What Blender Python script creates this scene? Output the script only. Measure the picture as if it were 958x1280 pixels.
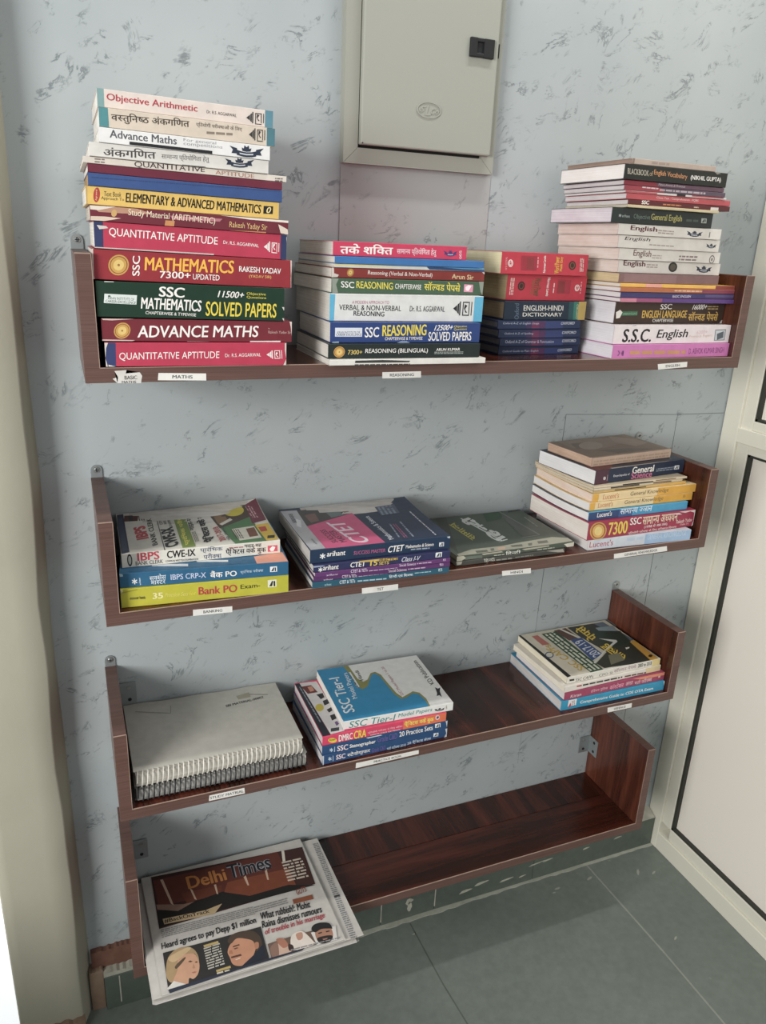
import bpy, bmesh, math, random, re
from mathutils import Vector, Matrix, Euler
SC = bpy.context.scene
COL = SC.collection
for ob in list(bpy.data.objects):
    bpy.data.objects.remove(ob)
CAM=[-0.0224, -1.258, 0.18475]
ROT=[1.23427, -0.04201, -0.38453]
FOC=961.45
BT=0.019
SHELVES=[[0.0, 0.0, 0.2116, 1.098, 0.158], [0.0004, -0.3437, 0.2189, 1.0928, 0.1565], [-0.0035, -0.6874, 0.2134, 1.0973, 0.1575], [-0.0037, -1.0428, 0.1907, 1.1004, 0.2144]]
BOOKS=[
('paperback_book','crimson QUANTITATIVE APTITUDE book lowest in the maths stack,under the maroon ADVANCE MATHS','maths books stacked on the top shelf',[0.0265,-0.2111,0.0205,-0.0156,-0.006,0.2357,0.0307,0.18],'BA2247','BA2247','CFCBC4',(0,0),0,[('p','2E3A6C',[0.3,31.2,13.4,31.5,12.1,-0.5,-1.2,-0.6]),('t','QUANTITATIVE APTITUDE',16.5,7.2,143.8,8.7,17.0,17.9,'F2EEE8',0),('t','Dr. R.S. AGGARWAL',151.8,11.6,200.4,12.4,151.7,16.2,'F2EEE8',0),('p','F0E6E0',[208.0,14.7,212.5,17.5,212.8,11.9]),('p','F0E6E0',[212.9,18.1,214.7,19.2,215.2,10.2,213.3,11.3]),('p','F0E6E0',[215.1,20.4,216.5,20.4,217.1,9.1,215.7,9.1]),('p','F0E6E0',[218.8,20.4,219.7,20.4,220.4,9.1,219.5,9.1]),('p','F0E6E0',[225.8,20.5,226.7,20.5,227.4,9.2,226.5,9.2]),('p','F0E6E0',[218.8,20.4,226.7,20.5,226.8,19.6,218.9,19.5]),('p','F0E6E0',[219.4,10.0,227.4,10.1,227.4,9.2,219.5,9.1]),('p','F0E6E0',[221.3,18.2,224.1,17.1,222.0,14.2,224.9,11.4,223.1,11.4,220.8,14.8]),('p','F0E6E0',[228.6,20.6,229.5,20.6,230.2,9.2,229.3,9.2]),('p','D8CFC4',[-0.3,31.2,4.3,30.7,1.7,24.0,-0.1,10.9,2.3,-0.3,-1.2,-0.6]),('p','D8CFC4',[233.6,30.6,236.3,30.7,238.4,-0.3,231.6,-0.0,235.8,8.6,233.6,21.2]),('p','D8CFC4',[3.1,3.0,11.8,0.1,2.9,-0.6])],[]),
('paperback_book','maroon ADVANCE MATHS book second from the bottom of the maths stack','maths books stacked on the top shelf',[0.0246,-0.2071,0.0525,-0.0119,-0.012,0.2465,0.0284,0.18],'741A28','741A28','CFCBC4',(0,0),0,[('e','C89A48',24.6,13.2,10.0,0.2,-1.4,-10.1),('e','8A4A2A',24.6,13.2,8.6,0.1,-1.2,-8.6),('e','C89A48',24.6,13.2,7.8,0.1,-1.1,-7.8),('e','E0C070',24.6,13.2,5.2,0.1,-0.7,-5.2),('e','9A6A30',24.6,13.2,1.2,0.0,-0.2,-1.2),('t','ADVANCE MATHS',42.7,4.7,199.4,6.9,44.5,19.9,'F2EEE8',2),('t','by',213.8,17.6,216.4,17.3,213.7,19.4,'C8A8A0',0),('t','Rakesh Yadav Sir',214.0,11.9,245.9,11.8,213.9,15.7,'C8A8A0',0),('p','D0B8B0',[0.8,27.9,40.1,28.1,12.9,25.8,2.3,26.1]),('p','D0B8B0',[-0.3,2.1,39.9,1.6,36.6,-0.0,-0.0,-0.3]),('p','D0B8B0',[105.2,0.7,133.8,0.5,133.7,-0.7,105.1,-0.9]),('p','E8E0DC',[188.7,1.7,230.8,2.3,230.9,0.4,188.7,-0.2]),('p','E0D0C8',[243.3,28.7,247.2,28.1,247.0,8.7,245.0,21.3])],[]),
('paperback_book','thick dark green SSC MATHEMATICS solved papers book in the lower maths stack','maths books stacked on the top shelf',[0.021,-0.2078,0.0824,-0.0112,-0.018,0.2392,0.0437,0.18],'0B3220','0B3220','CFCBC4',(0,0),0,[('p','DCE4E0',[9.8,28.4,48.5,27.8,47.3,16.3,8.4,17.2]),('t','KIRAN INSTITUTE OF',13.5,21.6,44.7,20.8,13.9,25.0,'2A3A34',0),('t','CAREER EXCELLENCE',10.4,18.1,46.5,16.8,10.8,21.2,'2A3A34',1),('e','50605A',15.3,25.6,1.6,0.0,-0.1,-1.1),('t','SSC',75.0,27.1,107.1,26.4,76.1,39.8,'F2EEE8',3),('t','MATHEMATICS',52.5,11.5,127.9,9.8,53.9,25.7,'F2EEE8',3),('t','CHAPTERWISE & TYPEWISE',57.9,4.9,121.3,3.5,58.3,8.8,'F2EEE8',1),('t','11500+',149.5,28.9,183.3,28.4,152.0,37.2,'F2EEE8',2),('t','Objective',188.0,32.3,213.7,32.1,188.1,36.7,'D8C838',1),('t','Questions',188.0,28.3,214.4,28.0,188.0,32.0,'D8C838',1),('t','SOLVED PAPERS',133.7,4.7,228.2,4.4,134.6,23.2,'E6CF36',2),('p','D8D4CC',[10.4,43.7,21.6,44.0,21.4,42.6,10.2,42.3]),('p','D8D4CC',[236.2,18.8,239.8,18.9,240.0,14.0,238.5,14.9]),('p','D8D4CC',[236.6,4.0,239.5,4.0,239.6,-0.3])],[]),
('paperback_book','red MATHEMATICS 7300+ UPDATED book with gold medal,mid maths stack','maths books stacked on the top shelf',[0.0195,-0.2039,0.1273,-0.0109,-0.023,0.2519,0.0362,0.18],'941A28','941A28','CFCBC4',(0,0),0,[('e','C89A48',30.8,18.4,12.2,0.7,-1.0,-12.3),('e','8A4A2A',30.8,18.4,10.5,0.6,-0.9,-10.6),('e','C89A48',30.8,18.4,9.5,0.5,-0.8,-9.6),('e','E0C070',30.8,18.4,6.3,0.4,-0.5,-6.4),('e','9A6A30',30.8,18.4,1.5,0.0,-0.1,-1.5),('t','SSC',55.2,6.7,56.9,30.7,46.3,6.2,'F2EEE8',2),('t','MATHEMATICS',61.5,13.6,173.7,15.2,62.7,29.9,'F0B432',3),('t','7300+',79.6,5.2,118.1,5.9,80.2,13.8,'F2EEE8',2),('t','UPDATED',121.1,5.5,155.3,5.6,121.4,12.4,'F2EEE8',1),('t','RAKESH YADAV',181.0,18.1,237.2,17.7,181.1,25.1,'F2EEE8',2),('t','(YADAV SIR)',194.4,10.3,224.2,10.4,194.4,14.9,'E8B860',1),('p','D8C0B8',[0.0,36.2,1.9,36.1,1.1,5.0,1.7,0.4,-0.5,0.3]),('p','D8C0B8',[249.9,35.8,252.2,35.9,252.2,23.0,250.8,13.5,251.5,0.3,252.8,0.4])],[]),
('paperback_book','crimson QUANTITATIVE APTITUDE book higher up,with navy strips at both spine ends','maths books stacked on the top shelf',[0.0243,-0.2043,0.1639,-0.0102,-0.025,0.2401,0.0315,0.18],'BA2247','BA2247','CFCBC4',(0,0),0,[('p','2A3560',[-0.0,31.5,10.8,31.6,9.9,-0.2,-0.0,-0.0]),('p','2A3560',[232.1,31.6,240.1,31.5,240.1,-0.0,232.0,0.3]),('t','QUANTITATIVE APTITUDE',16.9,14.1,149.0,11.7,17.6,25.1,'F2EEE8',1),('t','Dr. R.S. AGGARWAL',156.5,15.0,202.8,13.5,156.6,19.1,'F2EEE8',1),('p','F0E6E0',[209.5,14.7,213.9,18.3,213.9,11.7]),('p','F0E6E0',[214.4,19.0,216.1,20.4,216.1,9.9,214.3,11.1]),('p','F0E6E0',[216.6,21.8,217.9,21.9,217.8,8.7,216.5,8.6]),('p','F0E6E0',[220.1,20.9,221.0,20.7,220.9,8.7,220.0,8.8]),('p','F0E6E0',[226.7,20.6,227.5,20.5,227.5,9.1,226.6,9.3]),('p','F0E6E0',[220.1,20.9,227.5,20.7,227.5,19.6,220.1,19.8]),('p','F0E6E0',[220.0,8.7,227.5,8.6,227.5,7.5,220.0,7.7]),('p','F0E6E0',[222.3,19.6,224.9,18.4,222.7,15.0,225.3,11.9,223.6,11.7,221.6,15.6]),('p','F0E6E0',[229.3,20.6,230.2,20.5,230.1,9.4,229.3,9.5]),('p','D8CFC8',[3.5,26.9,14.5,26.4,16.6,24.1,6.3,22.2]),('p','C8B8B4',[0.1,1.6,144.2,2.1,144.2,0.3,-0.0,-0.3]),('p','D8CFC8',[239.5,28.6,240.7,28.7,240.7,21.4])],[]),
('paperback_book','worn maroon Study Material ARITHMETIC book with torn spine,under the yellow mathematics book','maths books stacked on the top shelf',[0.0214,-0.2066,0.1955,-0.0104,-0.025,0.2449,0.018,0.18],'6E1E2E','6E1E2E','B8B0A4',(0,0),0,[('p','B88A70',[0.8,17.1,54.1,17.5,74.7,12.6,38.6,10.8,10.3,10.4]),('p','E0D4C4',[0.3,17.1,29.6,18.0,10.5,12.4,0.8,12.6]),('p','D8C4B0',[0.9,5.0,16.7,5.7,35.6,5.0,16.3,0.6,0.4,0.0]),('p','E8DED2',[155.8,18.1,244.9,18.5,244.8,14.9,193.7,15.3]),('p','E0D0C0',[231.4,12.3,244.4,6.7,244.9,0.5,234.9,1.5]),('p','B4707A',[94.0,12.5,158.8,13.6,155.2,10.0,96.6,8.2]),('e','C8A060',27.7,10.3,3.3,0.4,-0.4,-4.1),('t','Study Material (ARITHMETIC)',43.7,7.2,149.0,4.6,44.5,16.7,'EAD8BC',1),('t','Rakesh Yaday Sir',167.2,2.1,216.5,1.8,167.8,11.2,'E0BA78',0),('p','C88850',[87.9,6.6,99.3,6.6,98.3,-6.3,86.9,-6.1]),('p','C88850',[168.1,0.5,215.3,1.7,215.1,-2.7,167.9,-3.7])],[]),
('paperback_book','yellow ELEMENTARY and ADVANCED MATHEMATICS book with black capitals,mid maths stack','maths books stacked on the top shelf',[0.0184,-0.2048,0.2136,-0.0091,-0.025,0.2358,0.021,0.18],'E2BC5E','E2BC5E','CFCBC4',(0,0),0,[('e','B03028',12.3,11.4,3.7,0.4,-0.9,-8.3),('t','Agrawal',12.8,5.0,13.7,17.4,10.3,4.8,'F0D0A0',0),('t','Text Book',20.4,10.6,40.1,11.2,21.0,16.1,'3A4030',0),('t','Approach To',16.9,5.9,43.0,6.0,17.4,10.3,'3A4030',0),('t','ELEMENTARY & ADVANCED MATHEMATICS',45.1,5.9,211.7,5.4,46.1,16.8,'16140F',3),('p','1E1C18',[215.6,15.2,228.0,15.7,227.7,6.3,215.2,5.9]),('t','0',218.4,7.1,224.1,7.0,220.8,14.5,'F0D890',2),('p','C8AA70',[0.0,21.0,1.9,21.0,1.0,0.1,-0.5,-0.0])],[]),
('paperback_book','plain thin blue book above the yellow mathematics book','maths books stacked on the top shelf',[0.0222,-0.2066,0.2345,-0.0098,-0.025,0.2359,0.0147,0.18],'2F4E86','2F4E86','9A8060',(0,0),0,[('l','27406F',4.1,8.4,233.6,12.4,4.1,10.4,1)],[]),
('paperback_book','plain thin maroon book resting on the plain blue one','maths books stacked on the top shelf',[0.0229,-0.2053,0.2492,-0.0099,-0.025,0.2357,0.01,0.18],'6E1F36','6E1F36','CFCBC4',(0,0),0,[],[]),
('paperback_book','thin off-white QUANTITATIVE APTITUDE book with black and brown lettering','maths books stacked on the top shelf',[0.0185,-0.2051,0.2593,-0.0099,-0.025,0.2459,0.0076,0.18],'DDD4C8','DDD4C8','CFCBC4',(0,0),0,[('t','QUANTITATIVE',58.0,-0.1,141.7,1.6,58.0,6.9,'3E2A30',1),('t','APTITUDE',154.7,1.5,203.9,1.3,154.7,6.4,'B07C6C',1),('l','8A7A74',13.0,0.7,24.2,0.9,13.0,6.8,2),('l','6A5A58',230.9,-0.4,240.8,0.0,230.9,5.0,2)],[]),
('paperback_book','white Hindi arithmetic book with bird banner,third below the top cream books','maths books stacked on the top shelf',[0.0262,-0.2091,0.2667,-0.012,-0.025,0.2134,0.0157,0.18],'DCD9D3','DCD9D3','CFCBC4',(0,0),0,[('t','अंकगिणत',15.4,1.3,75.3,4.0,15.6,11.8,'4A4644',2),('t','सामान~य प्ितयोिगता हेतु',81.7,3.5,138.7,5.5,81.8,11.7,'6A6462',1),('p','26262A',[106.4,0.9,134.1,1.1,134.0,-1.0,106.3,-1.2]),('p','2A3446',[158.1,13.0,166.0,11.4,166.7,6.3,160.2,6.1,161.7,9.6]),('p','2A3446',[195.0,14.8,186.7,12.4,185.9,7.2,192.7,7.5,191.2,11.0]),('p','2A3446',[165.3,10.1,170.7,9.0,176.2,8.7,181.8,9.5,187.4,11.1,186.7,5.9,181.8,4.6,176.2,4.0,170.7,4.2,166.0,5.0]),('p','C8CCD4',[168.9,7.5,176.2,7.2,183.7,8.2,183.7,6.9,176.2,5.9,168.9,6.2]),('p','2A3446',[171.8,9.6,171.1,12.7,173.3,12.0,174.1,15.2,176.3,13.6,178.5,15.5,179.2,12.3,181.4,13.2,180.7,10.0,176.2,9.2])],[]),
('paperback_book','white Advance Maths book for general competitions,third from the top','maths books stacked on the top shelf',[0.0378,-0.2115,0.282,-0.0117,-0.025,0.2032,0.0167,0.18],'E6E5E3','E6E5E3','CFCBC4',(0,0),0,[('t','Advance Maths',11.9,6.1,88.6,6.5,12.1,14.7,'56585E',2),('t','For general',96.6,10.5,135.8,10.7,96.7,14.6,'9A9A9E',0),('t','competitions',96.5,6.0,143.5,6.6,96.6,10.5,'9A9A9E',0),('p','1E1E22',[34.0,4.3,131.1,4.0,131.1,0.3,33.9,0.9]),('p','2A3446',[152.3,12.3,161.5,10.2,162.3,4.2,154.7,4.1,156.4,8.3]),('p','2A3446',[195.4,13.3,185.6,10.7,184.7,4.5,192.7,4.7,190.9,8.9]),('p','2A3446',[160.6,8.7,167.0,7.2,173.4,6.7,179.9,7.4,186.5,9.2,185.6,3.0,179.9,1.6,173.4,1.0,167.0,1.5,161.4,2.6]),('p','C8CCD4',[164.9,5.5,173.4,4.9,182.1,5.8,182.1,4.2,173.4,3.3,164.9,4.0]),('p','2A3446',[168.3,7.8,167.4,11.6,170.0,10.7,170.9,14.5,173.5,12.5,176.1,14.6,176.9,10.8,179.5,11.9,178.6,8.0,173.4,7.3])],[]),
('paperback_book','cream Hindi arithmetic book with teal spine ends,second from the top','maths books stacked on the top shelf',[0.0394,-0.2105,0.2987,-0.0089,-0.025,0.2085,0.0211,0.18],'D6C8B6','D6C8B6','CFCBC4',(0,0),0,[('p','4E8C92',[0.0,21.1,10.1,21.2,10.6,-0.2,-0.0,0.0]),('p','4A7A86',[198.1,20.9,208.5,21.1,208.5,-0.0,198.1,0.0]),('t','वस~तुिनष~ठ अंकगिणत',13.4,5.5,103.0,8.3,13.4,17.2,'4A4038',2),('t','प्ितयोगी परीक~षाओं के िलए',110.9,11.6,166.9,12.3,110.9,17.8,'5A5048',1),('l','8A7C70',123.5,4.6,155.1,6.2,123.5,9.8,1),('p','3A3A3A',[175.4,10.7,179.7,14.6,179.7,7.8]),('p','3A3A3A',[180.1,15.3,181.8,16.9,181.8,6.0,180.1,7.2]),('p','3A3A3A',[182.3,18.3,183.6,18.5,183.6,4.9,182.3,4.7]),('p','3A3A3A',[185.7,17.6,186.6,17.5,186.6,5.0,185.7,5.1]),('p','3A3A3A',[192.3,17.7,193.1,17.6,193.1,5.8,192.3,5.9]),('p','3A3A3A',[185.7,17.6,193.1,17.8,193.1,16.7,185.7,16.5]),('p','3A3A3A',[185.7,5.0,193.1,5.2,193.1,4.1,185.7,3.9]),('p','3A3A3A',[187.9,16.3,190.5,15.3,188.3,11.6,191.0,8.5,189.2,8.3,187.3,12.1]),('p','3A3A3A',[194.9,17.8,195.8,17.8,195.8,6.2,194.9,6.2])],[]),
('paperback_book','cream Objective Arithmetic book on top of the tall maths stack','maths books stacked on the top shelf',[0.039,-0.2082,0.3198,-0.009,-0.025,0.2071,0.0198,0.18],'E0D2C8','E0D2C8','CFCBC4',(0,0),0,[('p','7FA2A2',[0.0,19.8,7.5,19.9,7.5,-0.3,-0.0,-0.0]),('p','5A8A9A',[197.0,19.7,207.1,19.8,207.1,-0.0,197.0,0.1]),('t','Objective Arithmetic',10.3,5.9,114.1,5.7,10.5,15.4,'B22C3E',2),('t','Dr. R.S. AGGARWAL',125.0,7.8,161.2,7.5,125.1,11.2,'4A4440',1),('p','3A3A3A',[173.4,8.4,178.0,12.1,178.0,5.8]),('p','3A3A3A',[178.5,12.8,180.4,14.3,180.3,4.1,178.5,5.2]),('p','3A3A3A',[180.9,15.7,182.3,15.8,182.2,3.1,180.8,2.9]),('p','3A3A3A',[184.6,15.0,185.6,14.9,185.5,3.2,184.6,3.3]),('p','3A3A3A',[191.7,15.1,192.7,15.0,192.7,4.0,191.7,4.2]),('p','3A3A3A',[184.6,15.0,192.7,15.3,192.7,14.2,184.6,13.9]),('p','3A3A3A',[184.6,3.2,192.7,3.4,192.7,2.4,184.6,2.2]),('p','3A3A3A',[187.0,13.9,189.8,12.9,187.4,9.4,190.3,6.6,188.4,6.3,186.3,9.9]),('p','3A3A3A',[194.6,15.3,195.6,15.3,195.5,4.5,194.6,4.5])],[]),
('paperback_book','thin white book at the bottom of the reasoning stack','reasoning books stacked on the top shelf',[0.3215,-0.2267,0.019,-0.0085,0.0,0.2474,0.0086,0.175],'E2DFD8','E2DFD8','CFCBC4',(0,0),0,[('p','3A3A38',[38.2,6.9,80.0,7.3,123.1,5.5,121.3,3.4,37.7,3.5]),('l','4A4A48',37.1,-0.6,122.9,-0.9,37.6,2.6,1)],[]),
('paperback_book','black REASONING BILINGUAL book with gold medal,low in the reasoning stack','reasoning books stacked on the top shelf',[0.3219,-0.2181,0.0277,-0.0228,0.0,0.2389,0.0205,0.175],'1B2725','1B2725','CFCBC4',(0,0),0,[('e','C89A48',16.4,9.3,8.3,-0.1,-0.5,-7.7),('e','8A4A2A',16.4,9.3,7.2,-0.1,-0.4,-6.6),('e','C89A48',16.4,9.3,6.5,-0.1,-0.4,-6.0),('e','E0C070',16.4,9.3,4.3,-0.1,-0.3,-4.0),('e','9A6A30',16.4,9.3,1.0,0.0,-0.1,-0.9),('t','7300+',29.0,5.6,50.5,5.8,29.4,11.9,'E0C468',1),('t','REASONING (BILINGUAL)',55.1,5.7,152.8,5.9,55.6,13.6,'F2EEE8',1),('t','ARUN KUMAR',166.5,9.7,205.5,10.0,166.7,13.7,'F2EEE8',2),('l','A0A8A4',163.7,4.9,211.1,4.9,163.9,9.1,2)],[]),
('paperback_book','blue SSC REASONING solved papers book with yellow capitals','reasoning books stacked on the top shelf',[0.328,-0.2074,0.0482,-0.0316,0.0,0.2353,0.029,0.175],'1D3C7A','1D3C7A','CFCBC4',(0,0),0,[('p','DCE0E8',[7.1,21.1,47.5,21.2,47.6,8.8,7.1,8.8]),('t','KIRAN INSTITUTE OF',10.1,13.2,44.2,13.5,10.1,16.1,'2A3A64',0),('t','CAREER EXCELLENCE',8.8,9.7,46.6,10.0,8.8,12.9,'2A3A64',1),('t','SSC',51.5,7.6,73.2,8.2,51.5,21.8,'F2EEE8',2),('t','REASONING',78.2,9.3,147.5,10.8,78.1,25.1,'E8D23C',3),('t','CHAPTERWISE & TYPEWISE',82.7,3.7,141.7,4.2,82.6,8.2,'F2EEE8',1),('t','12500+',159.5,17.5,188.6,18.4,162.2,25.7,'F2EEE8',2),('t','Objective',191.7,21.2,212.9,21.9,191.6,25.2,'E0CC40',1),('t','Questions',191.8,17.5,213.0,18.2,191.7,21.2,'E0CC40',1),('t','SOLVED PAPERS',151.1,2.6,221.6,3.1,150.9,15.7,'F2EEE8',2),('p','A8C0D8',[3.2,1.5,13.0,2.0,13.0,0.3,3.2,-0.0]),('p','A8C0E0',[101.3,0.3,108.1,2.1,116.6,2.1,121.8,0.3])],[]),
('paperback_book','thick white VERBAL and NON-VERBAL REASONING book with sky blue spine ends','reasoning books stacked on the top shelf',[0.3311,-0.1936,0.0772,-0.0247,0.0,0.2422,0.038,0.1907],'DEDEDA','DEDEDA','CFCBC4',(0,0),0,[('p','58B0D2',[0.0,38.0,7.9,38.0,6.5,-0.0,0.0,-0.0]),('p','58B0D2',[227.6,38.0,242.2,38.0,242.2,-0.0,227.5,0.1]),('t','A MODERN APPROACH TO',33.2,24.1,89.5,24.3,33.3,28.5,'B46A84',0),('t','VERBAL & NON-VERBAL',13.9,15.5,108.7,14.6,14.2,23.0,'1A1A1C',1),('t','REASONING',35.7,7.7,82.8,6.8,35.9,14.5,'1A1A1C',2),('t','Dr. R.S. AGGARWAL',122.4,14.4,179.0,14.4,122.6,22.3,'2A2A2C',1),('p','2A2A2C',[192.6,19.5,199.2,24.6,199.1,14.5]),('p','2A2A2C',[199.8,25.6,202.5,27.7,202.4,11.4,199.8,13.5]),('p','2A2A2C',[203.2,29.7,205.1,29.7,205.0,9.4,203.0,9.4]),('p','2A2A2C',[208.4,29.5,209.8,29.4,209.7,9.3,208.3,9.4]),('p','2A2A2C',[218.5,29.4,219.8,29.4,219.8,9.4,218.4,9.4]),('p','2A2A2C',[208.4,29.5,219.8,29.4,219.8,27.8,208.4,27.8]),('p','2A2A2C',[208.4,10.7,219.8,10.5,219.8,8.9,208.3,9.1]),('p','2A2A2C',[211.8,25.8,215.8,23.8,212.4,18.6,216.4,13.5,213.7,13.5,210.7,19.6]),('p','2A2A2C',[222.6,29.4,223.9,29.4,223.9,9.4,222.5,9.4]),('p','F4F4F0',[1.4,38.1,242.2,38.4,242.2,37.0,1.4,36.9])],[]),
('paperback_book','faded green SSC REASONING chapterwise book in the reasoning stack','reasoning books stacked on the top shelf',[0.3342,-0.1906,0.1152,0.0363,0.0,0.2475,0.0204,0.175],'445F49','445F49','CFCBC4',(0,0),0,[('p','90988C',[0.3,19.9,10.5,19.5,6.9,11.7,10.1,0.6,1.4,0.0]),('t','SSC',14.3,7.9,34.4,7.0,14.1,16.5,'F2EEE8',2),('t','REASONING',37.8,7.3,95.1,6.1,37.6,17.0,'E2D24A',2),('t','CHAPTERWISE',98.5,7.6,141.2,6.8,98.4,14.6,'F2EEE8',1),('t','सॉल~वड पेपसे',146.0,6.2,207.3,4.8,145.8,18.8,'E2D24A',2),('p','D890A8',[213.4,15.8,229.4,15.4,229.4,4.3,213.5,4.8]),('p','F0E4E8',[215.9,11.5,220.9,14.9,226.8,13.7,221.8,6.2,216.8,6.9]),('p','90988C',[238.8,20.2,247.5,20.1,246.6,-0.0,243.1,5.1])],[]),
('paperback_book','maroon Reasoning Verbal and Non-Verbal book with gold medal near stack top','reasoning books stacked on the top shelf',[0.3365,-0.1829,0.1356,0.023,0.0,0.2477,0.0139,0.1743],'8C2E28','8C2E28','CFCBC4',(0,0),0,[('e','C89A48',28.3,7.6,5.1,0.2,-0.3,-5.2),('e','8A4A2A',28.3,7.6,4.4,0.1,-0.2,-4.4),('e','C89A48',28.3,7.6,4.0,0.1,-0.2,-4.0),('e','E0C070',28.3,7.6,2.7,0.1,-0.2,-2.7),('e','9A6A30',28.3,7.6,0.6,0.0,0.0,-0.6),('t','Reasoning (Verbal & Non-Verbal)',54.9,4.0,158.5,2.8,55.3,11.2,'F0E4DC',2),('t','Arun Sir',191.5,2.8,229.3,1.8,191.6,9.8,'E8D0A0',2),('p','E0D4CC',[-0.6,13.9,3.4,13.7,3.8,6.0,10.9,4.1,9.3,1.1,0.0,0.0]),('p','D8C8C0',[242.5,13.7,248.2,13.9,247.7,10.2])],[]),
('paperback_book','thin pale yellow and white book under the plain blue book','reasoning books stacked on the top shelf',[0.3399,-0.1851,0.1495,0.0174,0.0,0.2413,0.0054,0.175],'DADCD8','DADCD8','CFCBC4',(0,0),0,[('p','E6DCA4',[-0.0,5.4,71.7,5.5,106.7,3.7,57.7,2.2,-0.0,2.5]),('p','2C4A78',[143.4,4.9,166.1,5.2,241.3,3.6,241.3,-0.0,190.6,0.6,148.6,1.1]),('p','58A0C8',[166.1,5.2,241.3,5.1,241.3,2.9,204.6,3.2])],[]),
('paperback_book','plain blue book second from the top of the reasoning stack','reasoning books stacked on the top shelf',[0.3389,-0.1889,0.1549,0.014,0.0,0.2381,0.0103,0.175],'2C6EAE','2C6EAE','CFCBC4',(0,0),0,[],[]),
('paperback_book','pink Hindi reasoning book on top of the reasoning stack','reasoning books stacked on the top shelf',[0.3382,-0.1822,0.1652,-0.0009,0.0,0.2098,0.0196,0.1685],'CC2452','C84060','CFCBC4',(0,0),0,[('t','तके शिक~त',10.4,2.8,90.8,3.9,10.4,16.5,'F2EEE8',3),('t','सामान~य प्ितयोिगता हेतु',96.9,3.4,159.8,3.5,96.6,14.9,'F0D4DA',2),('p','3A3A78',[171.4,12.4,176.5,11.0,177.1,7.1,173.0,7.1,173.8,9.8]),('p','3A3A78',[194.1,12.5,189.2,11.0,188.9,7.2,193.0,7.2,192.0,9.8]),('p','3A3A78',[176.0,10.0,179.5,9.0,182.9,8.6,186.3,9.0,189.7,10.1,189.4,6.2,186.5,5.4,183.1,5.0,179.7,5.4,176.7,6.2]),('p','C8CCD4',[178.4,7.9,183.0,7.5,187.5,8.0,187.5,7.0,183.0,6.5,178.4,7.0]),('p','3A3A78',[180.1,9.4,179.6,11.8,181.0,11.2,181.3,13.6,182.7,12.3,184.0,13.6,184.6,11.2,185.9,11.8,185.6,9.4,182.9,9.0]),('t','005',202.2,2.0,201.2,13.7,198.2,1.8,'F0D8DC',1)],[]),
('hardcover_book','navy Plain English guide,lowest of the four slim navy books','dictionaries stacked on the top shelf',[0.6377,-0.1493,0.019,0.0506,0.0,0.163,0.0155,0.135],'1A2B4E','1A2B4E','6A6A70',(0,0),0,[('p','3A2A52',[52.7,10.6,69.7,10.9,70.2,-1.5,53.1,-1.7]),('p','6A2850',[64.0,10.5,78.3,10.8,78.9,-1.7,64.5,-1.9]),('p','512C58',[78.3,10.2,91.4,10.6,92.2,-2.0,79.0,-2.3]),('p','2A3A6E',[91.5,10.1,129.0,10.1,130.1,-2.9,92.2,-2.6]),('t','Oxford Guide to Plain English',7.9,3.6,79.5,3.5,7.9,7.8,'A8AEC0',1),('t','OXFORD',118.8,3.8,148.2,4.4,119.7,8.3,'D0D4DC',1)],[]),
('hardcover_book','navy Grammar and Punctuation guide,second from the bottom of the navy set','dictionaries stacked on the top shelf',[0.6337,-0.158,0.0346,0.0467,0.0,0.1612,0.0138,0.135],'1A2B4E','1A2B4E','6A6A70',(0,0),0,[('p','3A2A52',[50.1,11.2,66.8,11.5,67.6,-0.5,50.7,-0.7]),('p','6A2850',[61.2,11.1,75.3,11.4,76.2,-0.6,62.0,-0.9]),('p','512C58',[75.4,10.9,88.2,11.3,89.2,-0.8,76.3,-1.1]),('p','2A3A6E',[88.2,10.8,124.7,11.0,126.2,-1.3,89.3,-1.3]),('t','Oxford A-Z of Grammar & Punctuation',10.2,4.7,106.9,4.1,10.1,9.6,'A8AEC0',1),('t','OXFORD',123.4,4.9,152.1,5.1,124.0,9.7,'D0D4DC',1)],[]),
('hardcover_book','navy Spelling guide,third from the bottom of the navy set','dictionaries stacked on the top shelf',[0.6276,-0.1619,0.0483,0.0413,0.0,0.1624,0.0141,0.135],'1A2B4E','1A2B4E','6A6A70',(0,0),0,[('p','3A2A52',[53.0,11.0,69.7,11.5,69.7,-0.1,52.9,-0.5]),('p','6A2850',[64.1,11.0,78.1,11.5,78.1,-0.1,64.0,-0.5]),('p','512C58',[78.1,11.0,90.9,11.5,90.9,-0.2,78.1,-0.6]),('p','2A3A6E',[90.9,11.0,126.7,11.5,127.0,-0.3,90.9,-0.7]),('t','Oxford A-Z of Spelling',11.0,4.5,66.9,4.3,11.1,8.5,'A8AEC0',1),('t','OXFORD',124.0,5.6,152.7,5.8,125.0,10.0,'D0D4DC',1)],[]),
('hardcover_book','navy English Usage guide,topmost of the four slim navy books','dictionaries stacked on the top shelf',[0.6233,-0.1646,0.0625,0.0447,0.0,0.1635,0.0134,0.135],'1A2B4E','1A2B4E','6A6A70',(0,0),0,[('p','3A2A52',[54.2,12.0,70.9,12.5,70.6,1.1,53.9,0.7]),('p','6A2850',[65.3,12.0,79.3,12.5,79.0,1.1,65.0,0.7]),('p','512C58',[79.2,12.0,91.9,12.5,91.7,1.0,79.0,0.6]),('p','2A3A6E',[91.9,12.0,127.7,12.4,127.6,0.9,91.7,0.5]),('t','Oxford A-Z of English Usage',9.1,6.7,79.1,6.5,9.3,10.9,'A8AEC0',1),('t','OXFORD',122.5,6.7,150.2,7.1,123.7,11.0,'D0D4DC',1)],[]),
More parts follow.
